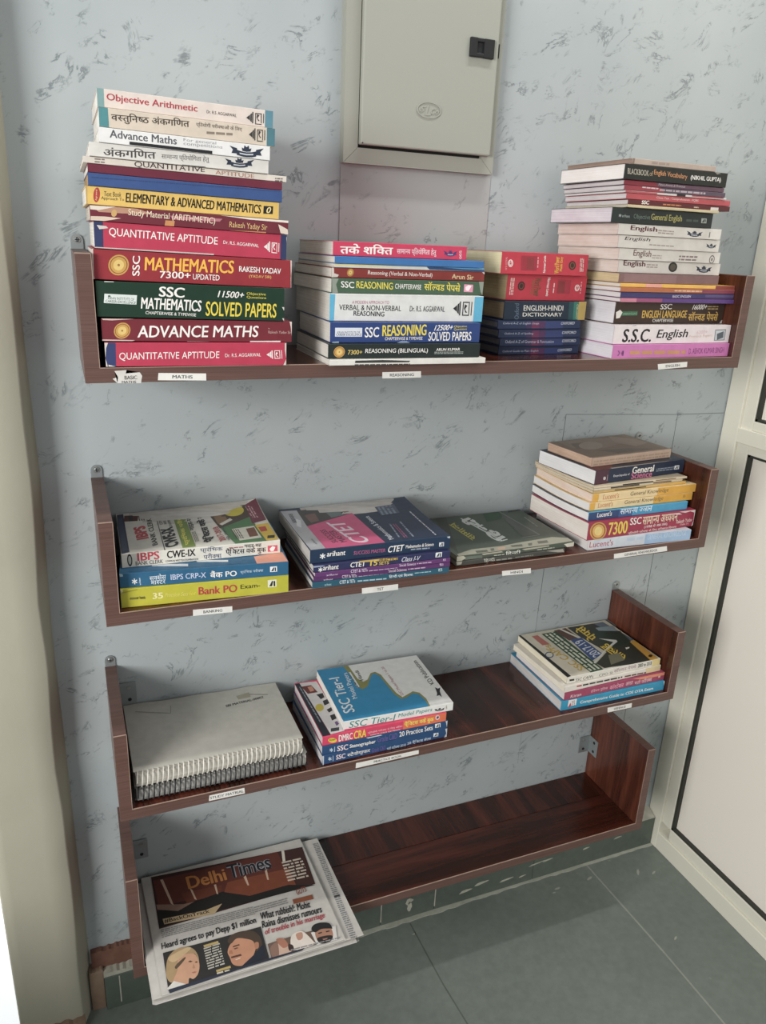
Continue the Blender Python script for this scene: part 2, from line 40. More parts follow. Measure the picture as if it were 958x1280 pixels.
('hardcover_book','dark navy ENGLISH-HINDI DICTIONARY with gold spine end,under two red books','dictionaries stacked on the top shelf',[0.6361,-0.1583,0.0759,0.0589,0.0,0.1639,0.0304,0.135],'15273A','15273A','8A7A64',(0,0),0,[('p','1F4A50',[127.5,29.9,137.7,30.1,139.3,-0.5,129.3,-0.6]),('p','2F7464',[137.7,30.1,147.8,30.3,149.4,-0.3,139.3,-0.5]),('p','B89C52',[147.8,30.3,163.9,30.4,163.9,0.0,149.4,-0.3]),('t','ENGLISH-HINDI',37.4,14.8,116.8,15.1,36.7,23.5,'E0DDD4',1),('t','DICTIONARY',36.7,5.9,116.0,5.9,36.2,12.0,'E0DDD4',1),('t','Oxford',29.4,1.3,27.3,26.2,21.0,1.4,'5A6E84',1),('t','OXFORD',149.3,2.0,148.1,25.7,145.0,2.1,'C8C090',1)],[]),
('paperback_book','thick red vocabulary book directly on the dictionary,its spine upside down','dictionaries stacked on the top shelf',[0.6428,-0.1486,0.1063,0.0643,0.0,0.1601,0.0405,0.135],'C2203A','C2203A','A89878',(0,0),0,[('e','3A2420',27.8,22.4,6.9,0.0,-0.2,-7.1),('e','7A3A30',27.8,22.4,4.8,0.0,-0.1,-5.2),('e','3A2420',27.8,22.4,3.1,0.0,-0.1,-3.5),('l','F0D0C8',5.6,34.5,5.1,8.3,14.2,34.5,3),('t','Word Power',53.3,35.4,52.7,6.8,66.8,35.3,'5A5030',3),('t','Made Easy',46.6,31.8,46.2,9.2,53.2,31.8,'7A6A34',2),('t','Norman Lewis',78.6,36.4,78.0,7.1,84.3,36.3,'F2EEE8',2),('p','A82036',[99.8,33.8,127.0,33.6,126.7,11.0,99.4,11.2]),('p','8C2A30',[101.2,31.4,115.5,31.3,115.2,12.3,100.8,12.4]),('l','F0D0D0',91.0,27.9,90.8,11.3,95.1,27.9,1),('e','F2EEE8',141.2,21.1,4.9,0.0,-0.1,-5.2),('e','C02238',141.2,21.1,3.4,0.0,-0.1,-4.0),('t','G',139.2,24.0,139.1,18.0,143.5,24.0,'F2EEE8',1),('l','E0A0A0',147.1,31.1,146.8,12.0,151.4,31.1,1)],[]),
('paperback_book','thick red vocabulary book on top of the dictionary stack','dictionaries stacked on the top shelf',[0.6212,-0.162,0.1468,0.0508,0.0,0.1681,0.0337,0.135],'C2203A','B04A56','D8D0B0',(0,0),0,[('p','A01E34',[35.7,28.3,65.9,28.6,67.5,6.3,37.3,6.1]),('p','8C2A30',[46.8,26.0,60.6,26.2,61.9,7.5,48.1,7.4]),('e','F2EEE8',16.9,16.4,4.6,0.1,0.4,-5.5),('e','C02238',16.9,16.4,3.2,0.1,0.3,-4.2),('t','G',19.3,13.0,18.9,19.5,14.9,12.9,'F2EEE8',1),('t','W R GOYAL',11.3,5.9,10.0,25.7,8.0,5.9,'E0B0B0',0),('t','Norman Lewis',84.9,3.7,82.9,29.5,80.1,3.6,'F2EEE8',2),('t','Word Power',111.6,3.2,109.6,29.0,102.4,3.1,'E0B030',3),('t','Made Easy',119.2,6.8,117.4,29.1,112.4,6.7,'E0B030',3),('e','3A2420',136.9,16.3,7.0,0.1,0.5,-7.0),('e','7A4A30',136.9,16.3,5.0,0.1,0.4,-5.2),('e','3A2420',136.9,16.3,3.3,0.1,0.3,-3.5),('l','E8C8C0',161.0,7.1,159.3,27.9,152.5,7.0,3),('l','E0A0A0',71.0,11.1,69.9,27.0,66.6,11.0,1)],[]),
('paperback_book','pink English book lowest in the English stack','English books stacked on the top shelf',[0.8186,-0.21,0.019,0.0315,0.0,0.2597,0.0234,0.17],'CC74B2','CC74B2','DAD6DC',(0,0),0,[('p','8A4A88',[10.1,13.8,13.1,13.7,15.9,9.6,13.5,5.3,10.5,5.4,13.3,9.7]),('p','8A4A88',[23.1,13.4,20.0,13.5,17.6,9.5,20.4,5.1,23.5,5.0,20.2,9.5]),('l','C89060',36.6,4.5,159.7,3.5,36.1,15.8,1),('t','D. ASHOK KUMAR SINGH',167.1,5.8,249.4,6.8,166.2,15.4,'7E2E76',0)],[]),
('paperback_book','white S.S.C. English book second from the bottom of the English stack','English books stacked on the top shelf',[0.8207,-0.2045,0.0424,0.0259,0.0,0.2576,0.0311,0.17],'E6DCDC','E6DCDC','DAD8DC',(0,0),0,[('t','S.S.C.',18.2,3.1,79.8,3.2,19.5,25.0,'16161A',3),('t','English',89.6,5.2,158.1,6.3,93.4,23.5,'16161A',2),('t','6200+',179.7,15.6,204.4,16.7,179.3,21.4,'D8B8C0',0),('t','Previous Papers',163.8,8.0,217.4,9.9,163.5,14.1,'D8B8B0',0),('p','8A8E94',[221.6,23.3,246.8,24.0,248.1,4.6,222.8,4.0]),('p','C8CCD0',[223.7,21.4,244.9,22.2,245.9,6.1,224.7,5.4]),('p','5A6068',[227.1,15.9,242.0,20.4,243.7,9.4,229.8,5.3]),('p','2A2A2E',[33.1,29.6,42.3,31.9,44.7,30.5,38.7,29.9])],[]),
('paperback_book','dark brown SSC ENGLISH LANGUAGE chapterwise solved papers book','English books stacked on the top shelf',[0.8322,-0.1849,0.0736,0.0408,0.0,0.2462,0.0359,0.17],'3C2A20','3C2A20','D4D2D6',(0,0),0,[('t','SSC',97.0,23.9,122.8,24.4,96.8,32.6,'F2EEE8',2),('t','ENGLISH LANGUAGE',59.0,9.6,159.7,10.1,58.7,22.0,'E2B84A',2),('t','CHAPTERWISE',83.8,2.7,130.9,2.8,83.6,8.1,'F2EEE8',1),('t','16000+',169.7,23.7,202.9,24.6,172.6,32.4,'F2EEE8',2),('l','B0986A',206.2,23.4,231.2,23.6,206.0,31.2,2),('t','सॉल~वड पेपसे',164.0,5.1,234.6,5.0,163.5,20.7,'D8B052',2),('p','3A6A4A',[14.4,20.4,48.3,21.1,48.5,13.7,14.6,13.1]),('t','CAREER EXCELLENCE',16.7,14.5,47.6,15.1,16.6,17.9,'90C0A0',0),('p','E8E4DC',[2.1,18.8,10.1,22.8,15.8,18.6,11.7,9.7,4.0,8.5]),('p','C8C0B8',[243.2,4.8,246.6,6.8,246.8,-0.0,240.5,-0.3])],[]),
('booklet','thin purple and pink booklet lying on the brown English book','English books stacked on the top shelf',[0.8309,-0.1968,0.1095,0.0121,0.0,0.2472,0.0069,0.17],'9A4A72','9A4A72','D8D4D4',(0,0),0,[('p','5A3A80',[86.7,6.9,247.2,6.9,247.2,-3.4,86.7,-0.9]),('p','C87A90',[-0.0,6.9,32.6,6.9,32.6,-0.5,-0.0,0.0])],[]),
('booklet','thin navy BASIC ENGLISH booklet in the English stack','English books stacked on the top shelf',[0.8304,-0.1957,0.1163,0.0187,0.0,0.2478,0.0094,0.17],'3A3468','3A3468','D8D4D4',(0,0),0,[('t','BASIC ENGLISH',109.6,1.5,149.6,2.3,109.6,5.6,'D8D0E0',1),('p','5A4A78',[182.1,7.5,247.8,7.5,247.8,3.4,182.1,3.4])],[]),
('booklet','thin brownish orange booklet above the navy one','English books stacked on the top shelf',[0.8281,-0.1968,0.1257,0.0234,0.0,0.2502,0.0076,0.17],'B4663A','B4663A','D8D4D4',(0,0),0,[('l','E8C0A0',113.8,1.9,175.4,1.7,113.8,5.6,1),('p','8A3A50',[175.4,6.8,250.2,6.5,250.2,0.7,175.4,1.0])],[]),
('booklet','thin yellow booklet with dark red end,below the plain mauve book','English books stacked on the top shelf',[0.8279,-0.1955,0.1333,0.0225,0.0,0.2504,0.0063,0.17],'EAB64C','EAB64C','D8D4CC',(0,0),0,[('p','8E3A34',[205.9,7.8,250.4,8.2,250.4,-0.0,205.9,-0.0]),('p','E8A090',[51.6,6.1,86.0,6.3,86.0,0.6,51.6,0.6])],[]),
('paperback_book','plain faded mauve book with tan page edges under four white books','English books stacked on the top shelf',[0.8253,-0.1925,0.1396,0.0243,0.0,0.2158,0.0157,0.17],'82605E','82605E','C8B490',(0,0),0,[('p','8E6C6C',[9.1,14.6,121.0,14.1,120.8,0.7,9.9,0.7])],[]),
('paperback_book','white English book with black round badge,lowest of the four white ones','English books stacked on the top shelf',[0.8285,-0.1831,0.1553,0.0237,0.0,0.2201,0.0198,0.17],'DED8D0','DED8D0','D8C8C0',(0,0),0,[('t','English',9.3,8.7,55.2,8.1,8.5,19.4,'5A1E28',3),('l','A89890',57.5,8.5,81.2,8.6,57.1,15.6,2),('e','2A2824',114.1,11.5,9.5,0.0,0.5,-7.9),('e','5A5248',114.1,11.5,6.2,0.0,0.3,-5.2),('p','2A3446',[164.6,14.7,172.8,12.5,173.8,7.2,167.2,7.3,168.4,11.0]),('p','2A3446',[201.5,14.0,193.5,12.2,193.0,6.9,199.6,6.8,198.0,10.4]),('p','2A3446',[172.1,11.2,177.7,9.7,183.3,9.0,188.8,9.5,194.3,10.8,193.8,5.5,189.1,4.5,183.6,4.2,178.0,4.7,173.1,5.9]),('p','C8CCD4',[176.0,8.3,183.4,7.5,190.7,8.0,190.8,6.7,183.5,6.2,176.0,6.9]),('p','2A3446',[178.8,10.2,177.9,13.6,180.2,12.6,180.7,15.9,183.0,14.1,185.2,15.9,186.1,12.5,188.2,13.4,187.7,10.1,183.3,9.6])],[]),
('paperback_book','white English book with small ring emblem,second of the four white ones from below','English books stacked on the top shelf',[0.8215,-0.1885,0.1751,0.0131,0.0,0.2151,0.0184,0.17],'DED8D0','DED8D0','D8C8C0',(0,0),0,[('t','English',28.7,4.2,65.8,3.5,28.7,16.6,'6A4A42',2),('l','B0A49A',68.0,3.5,88.0,3.6,68.0,10.6,2),('l','8A7A78',125.2,2.0,164.8,2.1,125.2,11.9,2),('e','6A6464',197.7,6.5,5.9,0.0,0.0,-6.9),('e','DED8D0',197.7,6.5,4.3,0.0,0.0,-5.2),('e','8A8480',197.7,6.5,2.2,0.0,0.0,-3.0),('p','2A2A2A',[164.8,-0.0,212.4,-0.0,212.4,-2.2,164.8,-2.1])],[]),
('paperback_book','white English book with slanted title,third of the four white ones from below','English books stacked on the top shelf',[0.8144,-0.1923,0.1935,0.0003,0.0,0.2097,0.0195,0.17],'DED8D0','DED8D0','D8C8C0',(0,0),0,[('t','English',10.4,10.4,60.9,10.2,13.3,17.2,'3A3034',1),('l','A89C94',61.9,5.1,112.9,4.4,61.9,8.5,1),('p','2A3446',[180.7,12.8,185.7,11.4,186.1,8.0,182.1,8.0,183.0,10.4]),('p','2A3446',[203.2,12.4,198.3,11.2,197.8,7.8,201.9,7.7,201.0,10.1]),('p','2A3446',[185.2,10.6,188.6,9.6,192.0,9.2,195.4,9.5,198.7,10.3,198.3,6.9,195.4,6.2,192.0,6.0,188.6,6.3,185.7,7.1]),('p','C8CCD4',[187.5,8.7,192.0,8.2,196.5,8.5,196.5,7.6,192.0,7.3,187.5,7.8]),('p','2A3446',[189.3,9.9,188.8,12.1,190.2,11.5,190.6,13.6,192.0,12.5,193.4,13.6,193.8,11.4,195.2,12.0,194.7,9.8,192.0,9.5])],[]),
('paperback_book','white English book with bold maroon title,topmost of the four white ones','English books stacked on the top shelf',[0.8075,-0.1969,0.213,-0.0071,0.0,0.2099,0.017,0.17],'DED8D0','DED8D0','D8C8C0',(0,0),0,[('t','English',22.9,5.6,76.3,5.0,22.9,14.8,'5A1E28',3),('l','A89890',78.4,4.3,110.1,3.8,78.4,11.3,2),('p','2A3446',[136.6,11.3,143.8,9.6,144.5,5.4,138.6,5.4,139.9,8.4]),('p','2A3446',[170.2,11.0,162.6,9.4,162.0,5.1,168.1,5.0,166.8,8.0]),('p','2A3446',[143.2,8.6,148.2,7.4,153.2,6.8,158.2,7.2,163.3,8.3,162.6,4.0,158.2,3.2,153.2,2.9,148.2,3.3,143.8,4.3]),('p','C8CCD4',[146.5,6.2,153.2,5.6,159.9,6.0,159.9,4.9,153.2,4.5,146.5,5.1]),('p','2A3446',[149.2,7.8,148.5,10.5,150.5,9.7,151.2,12.4,153.2,11.0,155.2,12.4,155.9,9.7,157.9,10.4,157.2,7.7,153.2,7.3]),('p','5A5A5A',[184.7,11.7,186.3,11.7,186.3,3.2,184.7,3.2])],[]),
('paperback_book','black Objective General English book above the four white books','English books stacked on the top shelf',[0.789,-0.1997,0.23,-0.0029,0.0,0.2027,0.0232,0.17],'222B2A','222B2A','CFC8CE',(0,0),0,[('p','A8B0AC',[12.9,11.5,17.9,9.5,18.3,10.3,13.3,12.2]),('p','A8B0AC',[14.9,13.1,15.4,8.6,16.3,8.7,15.8,13.2]),('p','A8B0AC',[17.5,12.5,13.1,9.9,13.7,9.3,18.1,11.8]),('t','arihant',19.7,8.8,34.7,8.5,19.3,13.0,'A8B0AC',1),('t','Objective',42.6,5.8,74.9,5.8,41.8,14.7,'6E7E76',0),('t','General English',77.1,4.8,139.4,5.1,76.0,16.9,'B4AC62',2),('l','48544E',148.6,7.2,173.5,7.4,147.9,13.6,1),('p','A8B0A8',[179.1,14.9,190.0,15.0,190.8,7.7,179.8,7.6]),('p','222B2A',[181.3,8.8,184.6,13.8,186.0,13.5,185.2,8.5]),('p','222B2A',[186.4,13.5,188.5,13.5,189.0,9.0,186.9,9.0])],[]),
('booklet','thin pale yellow booklet lying on the black English book','English books stacked on the top shelf',[0.8105,-0.2075,0.2532,-0.0064,0.0,0.1839,0.0045,0.17],'CDBE98','CDBE98','C8C0B0',(0,0),0,[],[]),
('booklet','thin dark red SSC booklet with white mark at spine end','English books stacked on the top shelf',[0.8187,-0.1971,0.2577,-0.0154,0.0,0.2059,0.0081,0.17],'581E22','581E22','CFCACA',(0,0),0,[('t','SSC',26.0,2.1,40.5,2.3,26.0,7.7,'F2EEE8',3),('l','C07A4A',68.0,2.3,104.6,2.4,68.0,5.8,1),('p','D8D0CC',[165.6,4.9,182.2,5.2,182.2,0.6,165.6,0.3]),('l','C8B0A0',130.7,1.5,141.0,1.6,130.7,4.8,1)],[]),
('booklet','thin salmon red booklet with comprehension title','English books stacked on the top shelf',[0.8147,-0.1965,0.2658,-0.0148,0.0,0.2094,0.0091,0.17],'BC4C54','BC4C54','CFCACA',(0,0),0,[('t','Cloze Test : Comprehension : PQRS',57.9,2.8,142.6,2.8,57.9,7.0,'F0D0CC',1)],[]),
('booklet','thin white and black booklet below the grey purple booklets','English books stacked on the top shelf',[0.8108,-0.1974,0.275,-0.0221,0.0,0.2015,0.0036,0.17],'D4CCCA','D4CCCA','D8D6D4',(0,0),0,[('p','2A2426',[99.6,3.7,117.0,3.8,117.0,-0.5,99.6,-0.6]),('p','C05058',[-0.0,2.9,60.7,2.7,60.7,-0.2,-0.0,-0.0]),('p','B0444C',[130.0,3.6,195.0,3.6,195.0,1.5,130.0,1.5])],[]),
('booklet','thin red and grey purple booklet,second below the black vocabulary book','English books stacked on the top shelf',[0.808,-0.197,0.2785,-0.0264,0.0,0.2,0.0075,0.17],'5C4C5A','5C4C5A','CFCACA',(0,0),0,[('p','A03A46',[0.0,7.5,69.2,7.7,77.4,-0.8,0.0,0.0]),('l','D8C8CC',33.3,3.9,64.3,3.6,33.3,7.6,1),('l','B8A8B0',67.1,1.5,158.8,1.5,67.1,6.6,1)],[]),
('booklet','thin maroon noun and pronoun booklet under the black vocabulary book','English books stacked on the top shelf',[0.807,-0.1958,0.286,-0.0217,0.0,0.1986,0.0072,0.17],'6A4C5C','6A4C5C','CFCACA',(0,0),0,[('p','8E2A3A',[0.0,7.2,59.9,7.3,66.1,-0.1,0.0,-0.0]),('t','Noun,Article & Pronoun',65.6,2.3,118.2,2.1,66.7,6.1,'D8CCD0',0)],[]),
('paperback_book','black English Vocabulary book second from top of the English stack','English books stacked on the top shelf',[0.7996,-0.2028,0.2932,0.0064,0.0,0.2069,0.0223,0.1691],'1E211D','1E211D','E4E0DC',(0,0),0,[('t','BLACKBOOK',6.2,7.7,47.3,7.0,5.2,15.9,'B4AC9C',2),('t','of',48.8,7.7,55.3,7.5,48.0,14.7,'A89070',1),('t','English Vocabulary',57.2,7.9,124.4,5.6,56.2,17.2,'C88A58',2),('t','(NIKHIL GUPTA)',131.4,6.0,194.7,6.4,130.6,14.3,'F2EEE8',2),('p','8A8478',[179.0,22.0,186.7,23.2,192.1,20.6,184.4,18.7])],[]),
('booklet','worn beige booklet on top of the tall English stack','English books stacked on the top shelf',[0.8129,-0.2007,0.3155,0.0065,0.0,0.1684,0.0085,0.17],'B8A698','A08878','9A8478',(0,0),0,[('l','A08E84',38.2,1.5,72.6,1.5,38.4,7.6,1),('p','8A7468',[0.7,8.5,4.9,8.6,4.3,0.3,0.0,-0.0])],[]),
('paperback_book','mustard yellow Bank PO practice sets book lowest in the banking pile','banking books on the second shelf',[0.023,-0.2037,-0.3246,-0.0693,0.0,0.2418,0.0295,0.17],'BEB92C','BEB92C','C8C4A0',(0,0),0,[('l','7A7430',11.9,11.1,33.3,9.9,12.2,17.5,1),('t','arihant',21.2,12.8,32.5,12.6,21.4,16.8,'4A4420',1),('t','35',43.0,9.9,57.8,9.6,43.3,19.5,'ECE2A8',3),('t','Practice Sets',60.1,11.2,92.7,10.2,61.9,17.4,'DAD264',1),('t','for',95.1,9.9,104.6,10.0,95.2,16.5,'E0D03C',1),('t','Bank PO',108.1,9.6,164.6,8.3,108.2,22.2,'B42C34',3),('t','Exam-',169.5,12.7,198.9,12.7,169.5,19.8,'3A3A1A',1),('p','E8E8D0',[210.2,23.1,223.6,23.2,223.8,11.1,210.4,11.1]),('p','2A2A10',[212.4,12.7,216.9,21.4,218.5,20.6,217.1,12.6]),('p','2A2A10',[219.0,20.8,221.6,20.8,221.8,12.1,219.2,12.1]),('p','DCD8A8',[-0.0,29.5,3.4,29.5,3.0,22.8,0.8,23.0]),('p','9A962C',[1.2,24.8,22.7,27.8,23.3,26.7,1.4,23.3])],[]),
('paperback_book','teal blue bank PO book with salmon patch,middle of the banking pile','banking books on the second shelf',[0.0234,-0.1996,-0.2952,-0.0966,0.0,0.2412,0.0226,0.17],'1E5F84','1E5F84','CFCBC4',(0,0),0,[('p','F0F0F0',[16.1,11.0,23.0,6.0,23.7,7.4,16.8,12.3]),('p','F0F0F0',[19.1,13.8,19.2,4.7,20.7,4.6,20.6,13.7]),('p','F0F0F0',[22.9,12.0,16.1,7.8,16.8,6.4,23.7,10.5]),('t','arihant',28.5,3.1,27.9,14.5,26.1,2.9,'E8EEF0',1),('t','सक~सेस',40.5,8.5,63.4,9.2,40.6,17.6,'E0E8EC',1),('t','मास~टर',42.1,1.9,62.3,2.4,42.2,8.0,'E0E8EC',1),('t','IBPS CRP-X',69.8,7.1,119.8,6.5,69.8,15.8,'C4CCE6',2),('t','बैंक PO',125.8,5.3,164.4,5.4,125.6,16.5,'F2EEE8',2),('t','प्ारंिभक परीक~षा',169.6,7.3,203.6,7.6,169.5,14.0,'C8D8E4',0),('p','E8ECEC',[213.5,16.2,224.0,16.1,224.2,7.4,213.7,7.5]),('p','1A2A40',[215.2,8.7,218.7,14.8,220.0,14.3,218.9,8.5]),('p','1A2A40',[220.4,14.4,222.4,14.4,222.6,8.2,220.6,8.2]),('p','A8C4D0',[-0.0,22.6,4.3,22.6,4.9,18.4,0.9,18.0])],[('p','E09A80',[193.5,28.3,238.3,39.5,242.7,-0.2,194.2,-2.1]),('p','DCE0E0',[108.3,23.7,153.4,15.0,154.2,22.4,108.8,31.1]),('p','C8D0D8',[44.7,28.5,95.8,18.7,95.3,9.7,44.5,19.5])]),
('paperback_book','white IBPS CWE-IX bank clerk workbook with colourful cover topping the banking pile','banking books on the second shelf',[0.029,-0.1809,-0.2726,-0.0281,0.0,0.2312,0.0218,0.178],'DEDACE','DEDACE','C8C4BC',(0,0),9,[('e','2A2A2C',11.0,11.6,3.5,-0.4,0.0,-9.6),('e','B8B8B0',11.0,11.6,2.1,-0.3,0.0,-6.8),('t','IBPS',21.6,8.9,52.4,8.9,21.5,21.9,'C43448',3),('t','BANK CLERK',18.8,2.8,57.0,2.1,18.7,8.8,'3A3634',1),('t','CWE-IX',63.0,9.0,103.8,8.7,62.9,20.4,'141414',3),('t','COMMON WRITTEN EXAMINATION',60.6,2.9,107.4,1.6,60.5,6.1,'3A3634',1),('t','प्ारंिभक',110.8,11.6,143.8,11.0,110.7,21.5,'33426A',1),('t','परीक~षा',115.6,1.6,141.9,1.6,115.4,10.7,'33426A',1),('t','प्ैिक~टस वके बुक',148.2,3.4,209.5,1.4,148.0,16.1,'22222A',2),('t','गाइड-सह',176.4,13.5,202.4,12.9,176.3,19.1,'22222A',2),('l','A06060',153.3,14.7,174.6,14.1,153.2,17.9,1),('p','D04A64',[211.9,13.9,226.9,13.5,227.2,3.6,212.2,3.9]),('p','F2EEE8',[214.6,8.5,219.4,12.7,223.8,10.7,221.1,4.6,216.9,4.3])],[('p','26324C',[1.1,171.6,11.1,174.8,11.7,6.0,-2.4,1.0]),('p','3A4660',[1.9,154.3,8.2,157.1,9.7,15.0,2.0,10.7]),('p','5A2A24',[12.5,165.5,34.0,164.1,31.3,135.8,10.2,137.6]),('p','2A2422',[18.2,163.2,24.8,163.8,24.5,136.9,18.3,136.4]),('l','6A6058',43.1,135.5,42.7,162.9,32.6,135.6,3),('t','IBPS',42.7,55.2,40.7,112.4,24.4,49.7,'C03C48',4),('t','BANK CLERK',52.9,25.5,52.6,144.6,44.9,20.8,'3E3A38',3),('p','3A3634',[60.2,168.3,61.3,168.2,61.1,-0.5,59.8,-0.9]),('t','CWE-IX',82.8,16.4,81.5,97.6,62.5,6.7,'1A1A1A',4),('t','COMMON',68.3,110.8,66.7,148.7,63.5,108.6,'3A3A3A',1),('t','WRITTEN',74.6,111.2,73.1,149.3,70.0,109.0,'3A3A3A',1),('t','EXAMINATION',81.2,99.8,80.2,160.9,76.6,97.7,'3A3A3A',1),('p','788E38',[86.9,171.2,105.0,172.2,105.2,4.2,86.1,3.3]),('t','प्ारंिभक परीक~षा',99.5,15.4,100.6,158.2,89.3,11.0,'E0D650',3),('t','गाइड-सह',114.1,75.0,115.0,141.8,105.9,70.7,'1E1E1E',3),('l','7A7468',113.4,24.5,113.0,68.0,106.5,21.9,3),('t','प्ैिक~टस वके बुक',136.2,21.1,137.7,158.1,118.7,13.9,'1A1A1A',4),('p','4C7A4A',[151.5,74.2,206.6,112.1,211.1,-0.3,163.1,-1.2]),('p','4A382A',[139.6,166.1,208.7,160.8,208.1,110.3,151.2,69.8]),('p','8A6A48',[148.1,153.4,166.9,154.2,169.0,102.0,151.4,89.4]),('p','D8D4C8',[152.9,89.1,173.9,110.7,176.8,102.3,156.6,82.4]),('e','C8B830',185.6,140.0,16.3,-2.3,-4.6,-22.3),('t','45',189.4,127.8,186.2,158.5,175.2,123.4,'22301A',3),('t','2017-2018',152.3,19.1,149.7,80.5,142.5,12.9,'B8404C',3),('t','के िलए',158.9,17.7,158.4,79.0,154.2,14.5,'3A3A3A',1),('p','6E2438',[208.7,160.8,230.2,179.5,229.2,89.0,204.0,78.9]),('l','C8A0A0',219.8,101.9,218.5,152.6,207.3,103.9,3),('p','DCD8C8',[168.2,62.2,204.6,67.9,206.3,15.1,171.5,10.9]),('p','7A4A30',[189.9,58.2,203.8,61.8,203.0,24.5,188.9,21.5]),('l','5A5448',180.2,19.0,178.7,60.3,167.1,20.3,4),('p','D8B62E',[206.5,70.6,228.8,74.7,229.5,3.0,210.5,-0.2]),('p','B83A2A',[209.7,60.0,221.7,61.7,221.2,41.8,210.4,39.3]),('p','22201A',[216.5,21.0,227.9,21.0,224.8,9.1,213.5,9.2])]),
('paperback_book','thin teal CTET guide lowest in the TET pile','teacher test books on the second shelf',[0.3024,-0.2201,-0.3246,-0.0258,0.0,0.2334,0.0112,0.18],'21586E','21586E','C8C4BE',(0,0),0,[('t','arihant',19.8,2.5,30.9,2.2,19.8,6.4,'A8CCD4',1),('t','CTET & TETs',44.3,3.0,70.0,2.3,44.2,8.7,'E0E8EC',2),('l','A8C4CC',74.2,2.2,123.0,0.7,74.0,6.5,1),('t','िहन~दी एवं िशक~षा',127.5,2.3,169.3,1.4,127.0,8.6,'E0E8EC',2),('l','A8C4CC',171.8,5.2,200.7,4.8,171.4,8.2,1),('p','B8D0D4',[213.7,9.7,220.2,9.7,221.0,4.8,214.4,4.8]),('p','21586E',[215.3,5.4,217.0,9.0,217.9,8.6,217.6,5.4]),('p','21586E',[218.1,8.7,219.3,8.7,219.9,5.0,218.7,5.0])],[]),
('paperback_book','thin purple CTET guide directly on the teal one','teacher test books on the second shelf',[0.3043,-0.2197,-0.3134,-0.0311,0.0,0.2319,0.0081,0.18],'5C2E66','5C2E66','C8C4BE',(0,0),0,[('t','arihant',16.5,-0.2,31.6,-0.8,15.9,3.5,'D8C8DC',1),('t','CTET & TETs',46.8,0.7,71.0,0.2,45.9,5.9,'E0D4E4',2),('l','C8B0CC',73.8,-1.2,122.4,-2.1,73.2,2.3,1),('t','Social Science',124.3,2.1,155.4,1.6,123.4,7.0,'E0D4E4',1),('l','C8B0CC',158.1,2.1,189.2,1.8,157.4,5.9,1),('p','D0B8D4',[213.1,8.8,219.2,8.6,220.0,3.7,213.9,3.9]),('p','5C2E66',[214.7,4.5,216.3,7.9,217.0,7.6,216.8,4.4]),('p','5C2E66',[217.3,7.6,218.4,7.6,219.0,4.2,217.8,4.2])],[]),
('paperback_book','thin purple CTET guide third from the bottom of the TET pile','teacher test books on the second shelf',[0.3059,-0.2223,-0.3053,-0.0196,0.0,0.2302,0.0078,0.18],'63326E','63326E','C8C4BE',(0,0),0,[('t','arihant',18.2,-0.1,37.2,-0.7,18.2,3.9,'D8C8DC',1),('t','CTET & TETs',58.2,1.0,85.8,0.5,58.2,6.4,'E0D4E4',2),('l','C8B0CC',88.4,-0.9,136.6,-1.3,88.4,2.7,1),('t','Social Science',140.1,2.5,168.7,2.0,140.1,7.1,'E0D4E4',1),('l','C8B0CC',170.7,2.5,196.4,2.3,170.7,5.9,1),('p','D0B8D4',[217.2,8.0,221.8,7.8,221.8,3.7,217.2,3.9]),('p','63326E',[217.9,4.4,219.5,7.3,220.0,7.0,219.5,4.3]),('p','63326E',[220.2,7.0,221.1,7.0,221.1,4.1,220.2,4.2])],[]),
('paperback_book','navy CTET 15 practice sets book second from the top of the TET pile','teacher test books on the second shelf',[0.3035,-0.2213,-0.2975,-0.021,0.0,0.2321,0.0122,0.18],'282C56','282C56','C4C0BA',(0,0),0,[('p','F0F0F0',[7.9,6.0,13.8,1.4,14.6,2.6,8.6,7.1]),('p','F0F0F0',[10.9,8.3,10.2,0.4,11.5,0.2,12.2,8.2]),('p','F0F0F0',[14.3,6.6,7.6,3.3,8.1,2.0,14.8,5.3]),('t','arihant',15.0,2.5,40.2,2.1,16.0,11.0,'F2EEE8',2),('t','CTET',59.4,2.2,84.5,1.7,60.1,10.7,'F2EEE8',3),('p','C8A850',[73.9,12.3,112.4,12.3,139.3,10.6,139.1,6.3,105.1,7.8,73.6,9.2]),('t','15',92.4,1.1,104.6,1.1,93.1,10.2,'E2C450',3),('t','PRACTICE',107.8,6.8,139.1,6.3,108.1,11.7,'4A3A20',2),('t','SETS',107.4,1.2,124.2,1.0,107.8,6.5,'E2C450',2),('t','Class I-V',145.2,2.3,176.6,1.4,147.8,10.4,'E0E0EC',1),('p','E8ECEC',[205.6,11.8,216.9,11.8,216.8,3.5,205.5,3.6]),('p','1A2A40',[207.2,4.6,211.2,10.6,212.6,10.0,211.2,4.5]),('p','1A2A40',[213.0,10.2,215.2,10.2,215.1,4.0,213.0,4.0]),('p','9AA8C0',[-0.1,11.6,15.1,11.1,19.5,9.3,0.5,8.9])],[]),
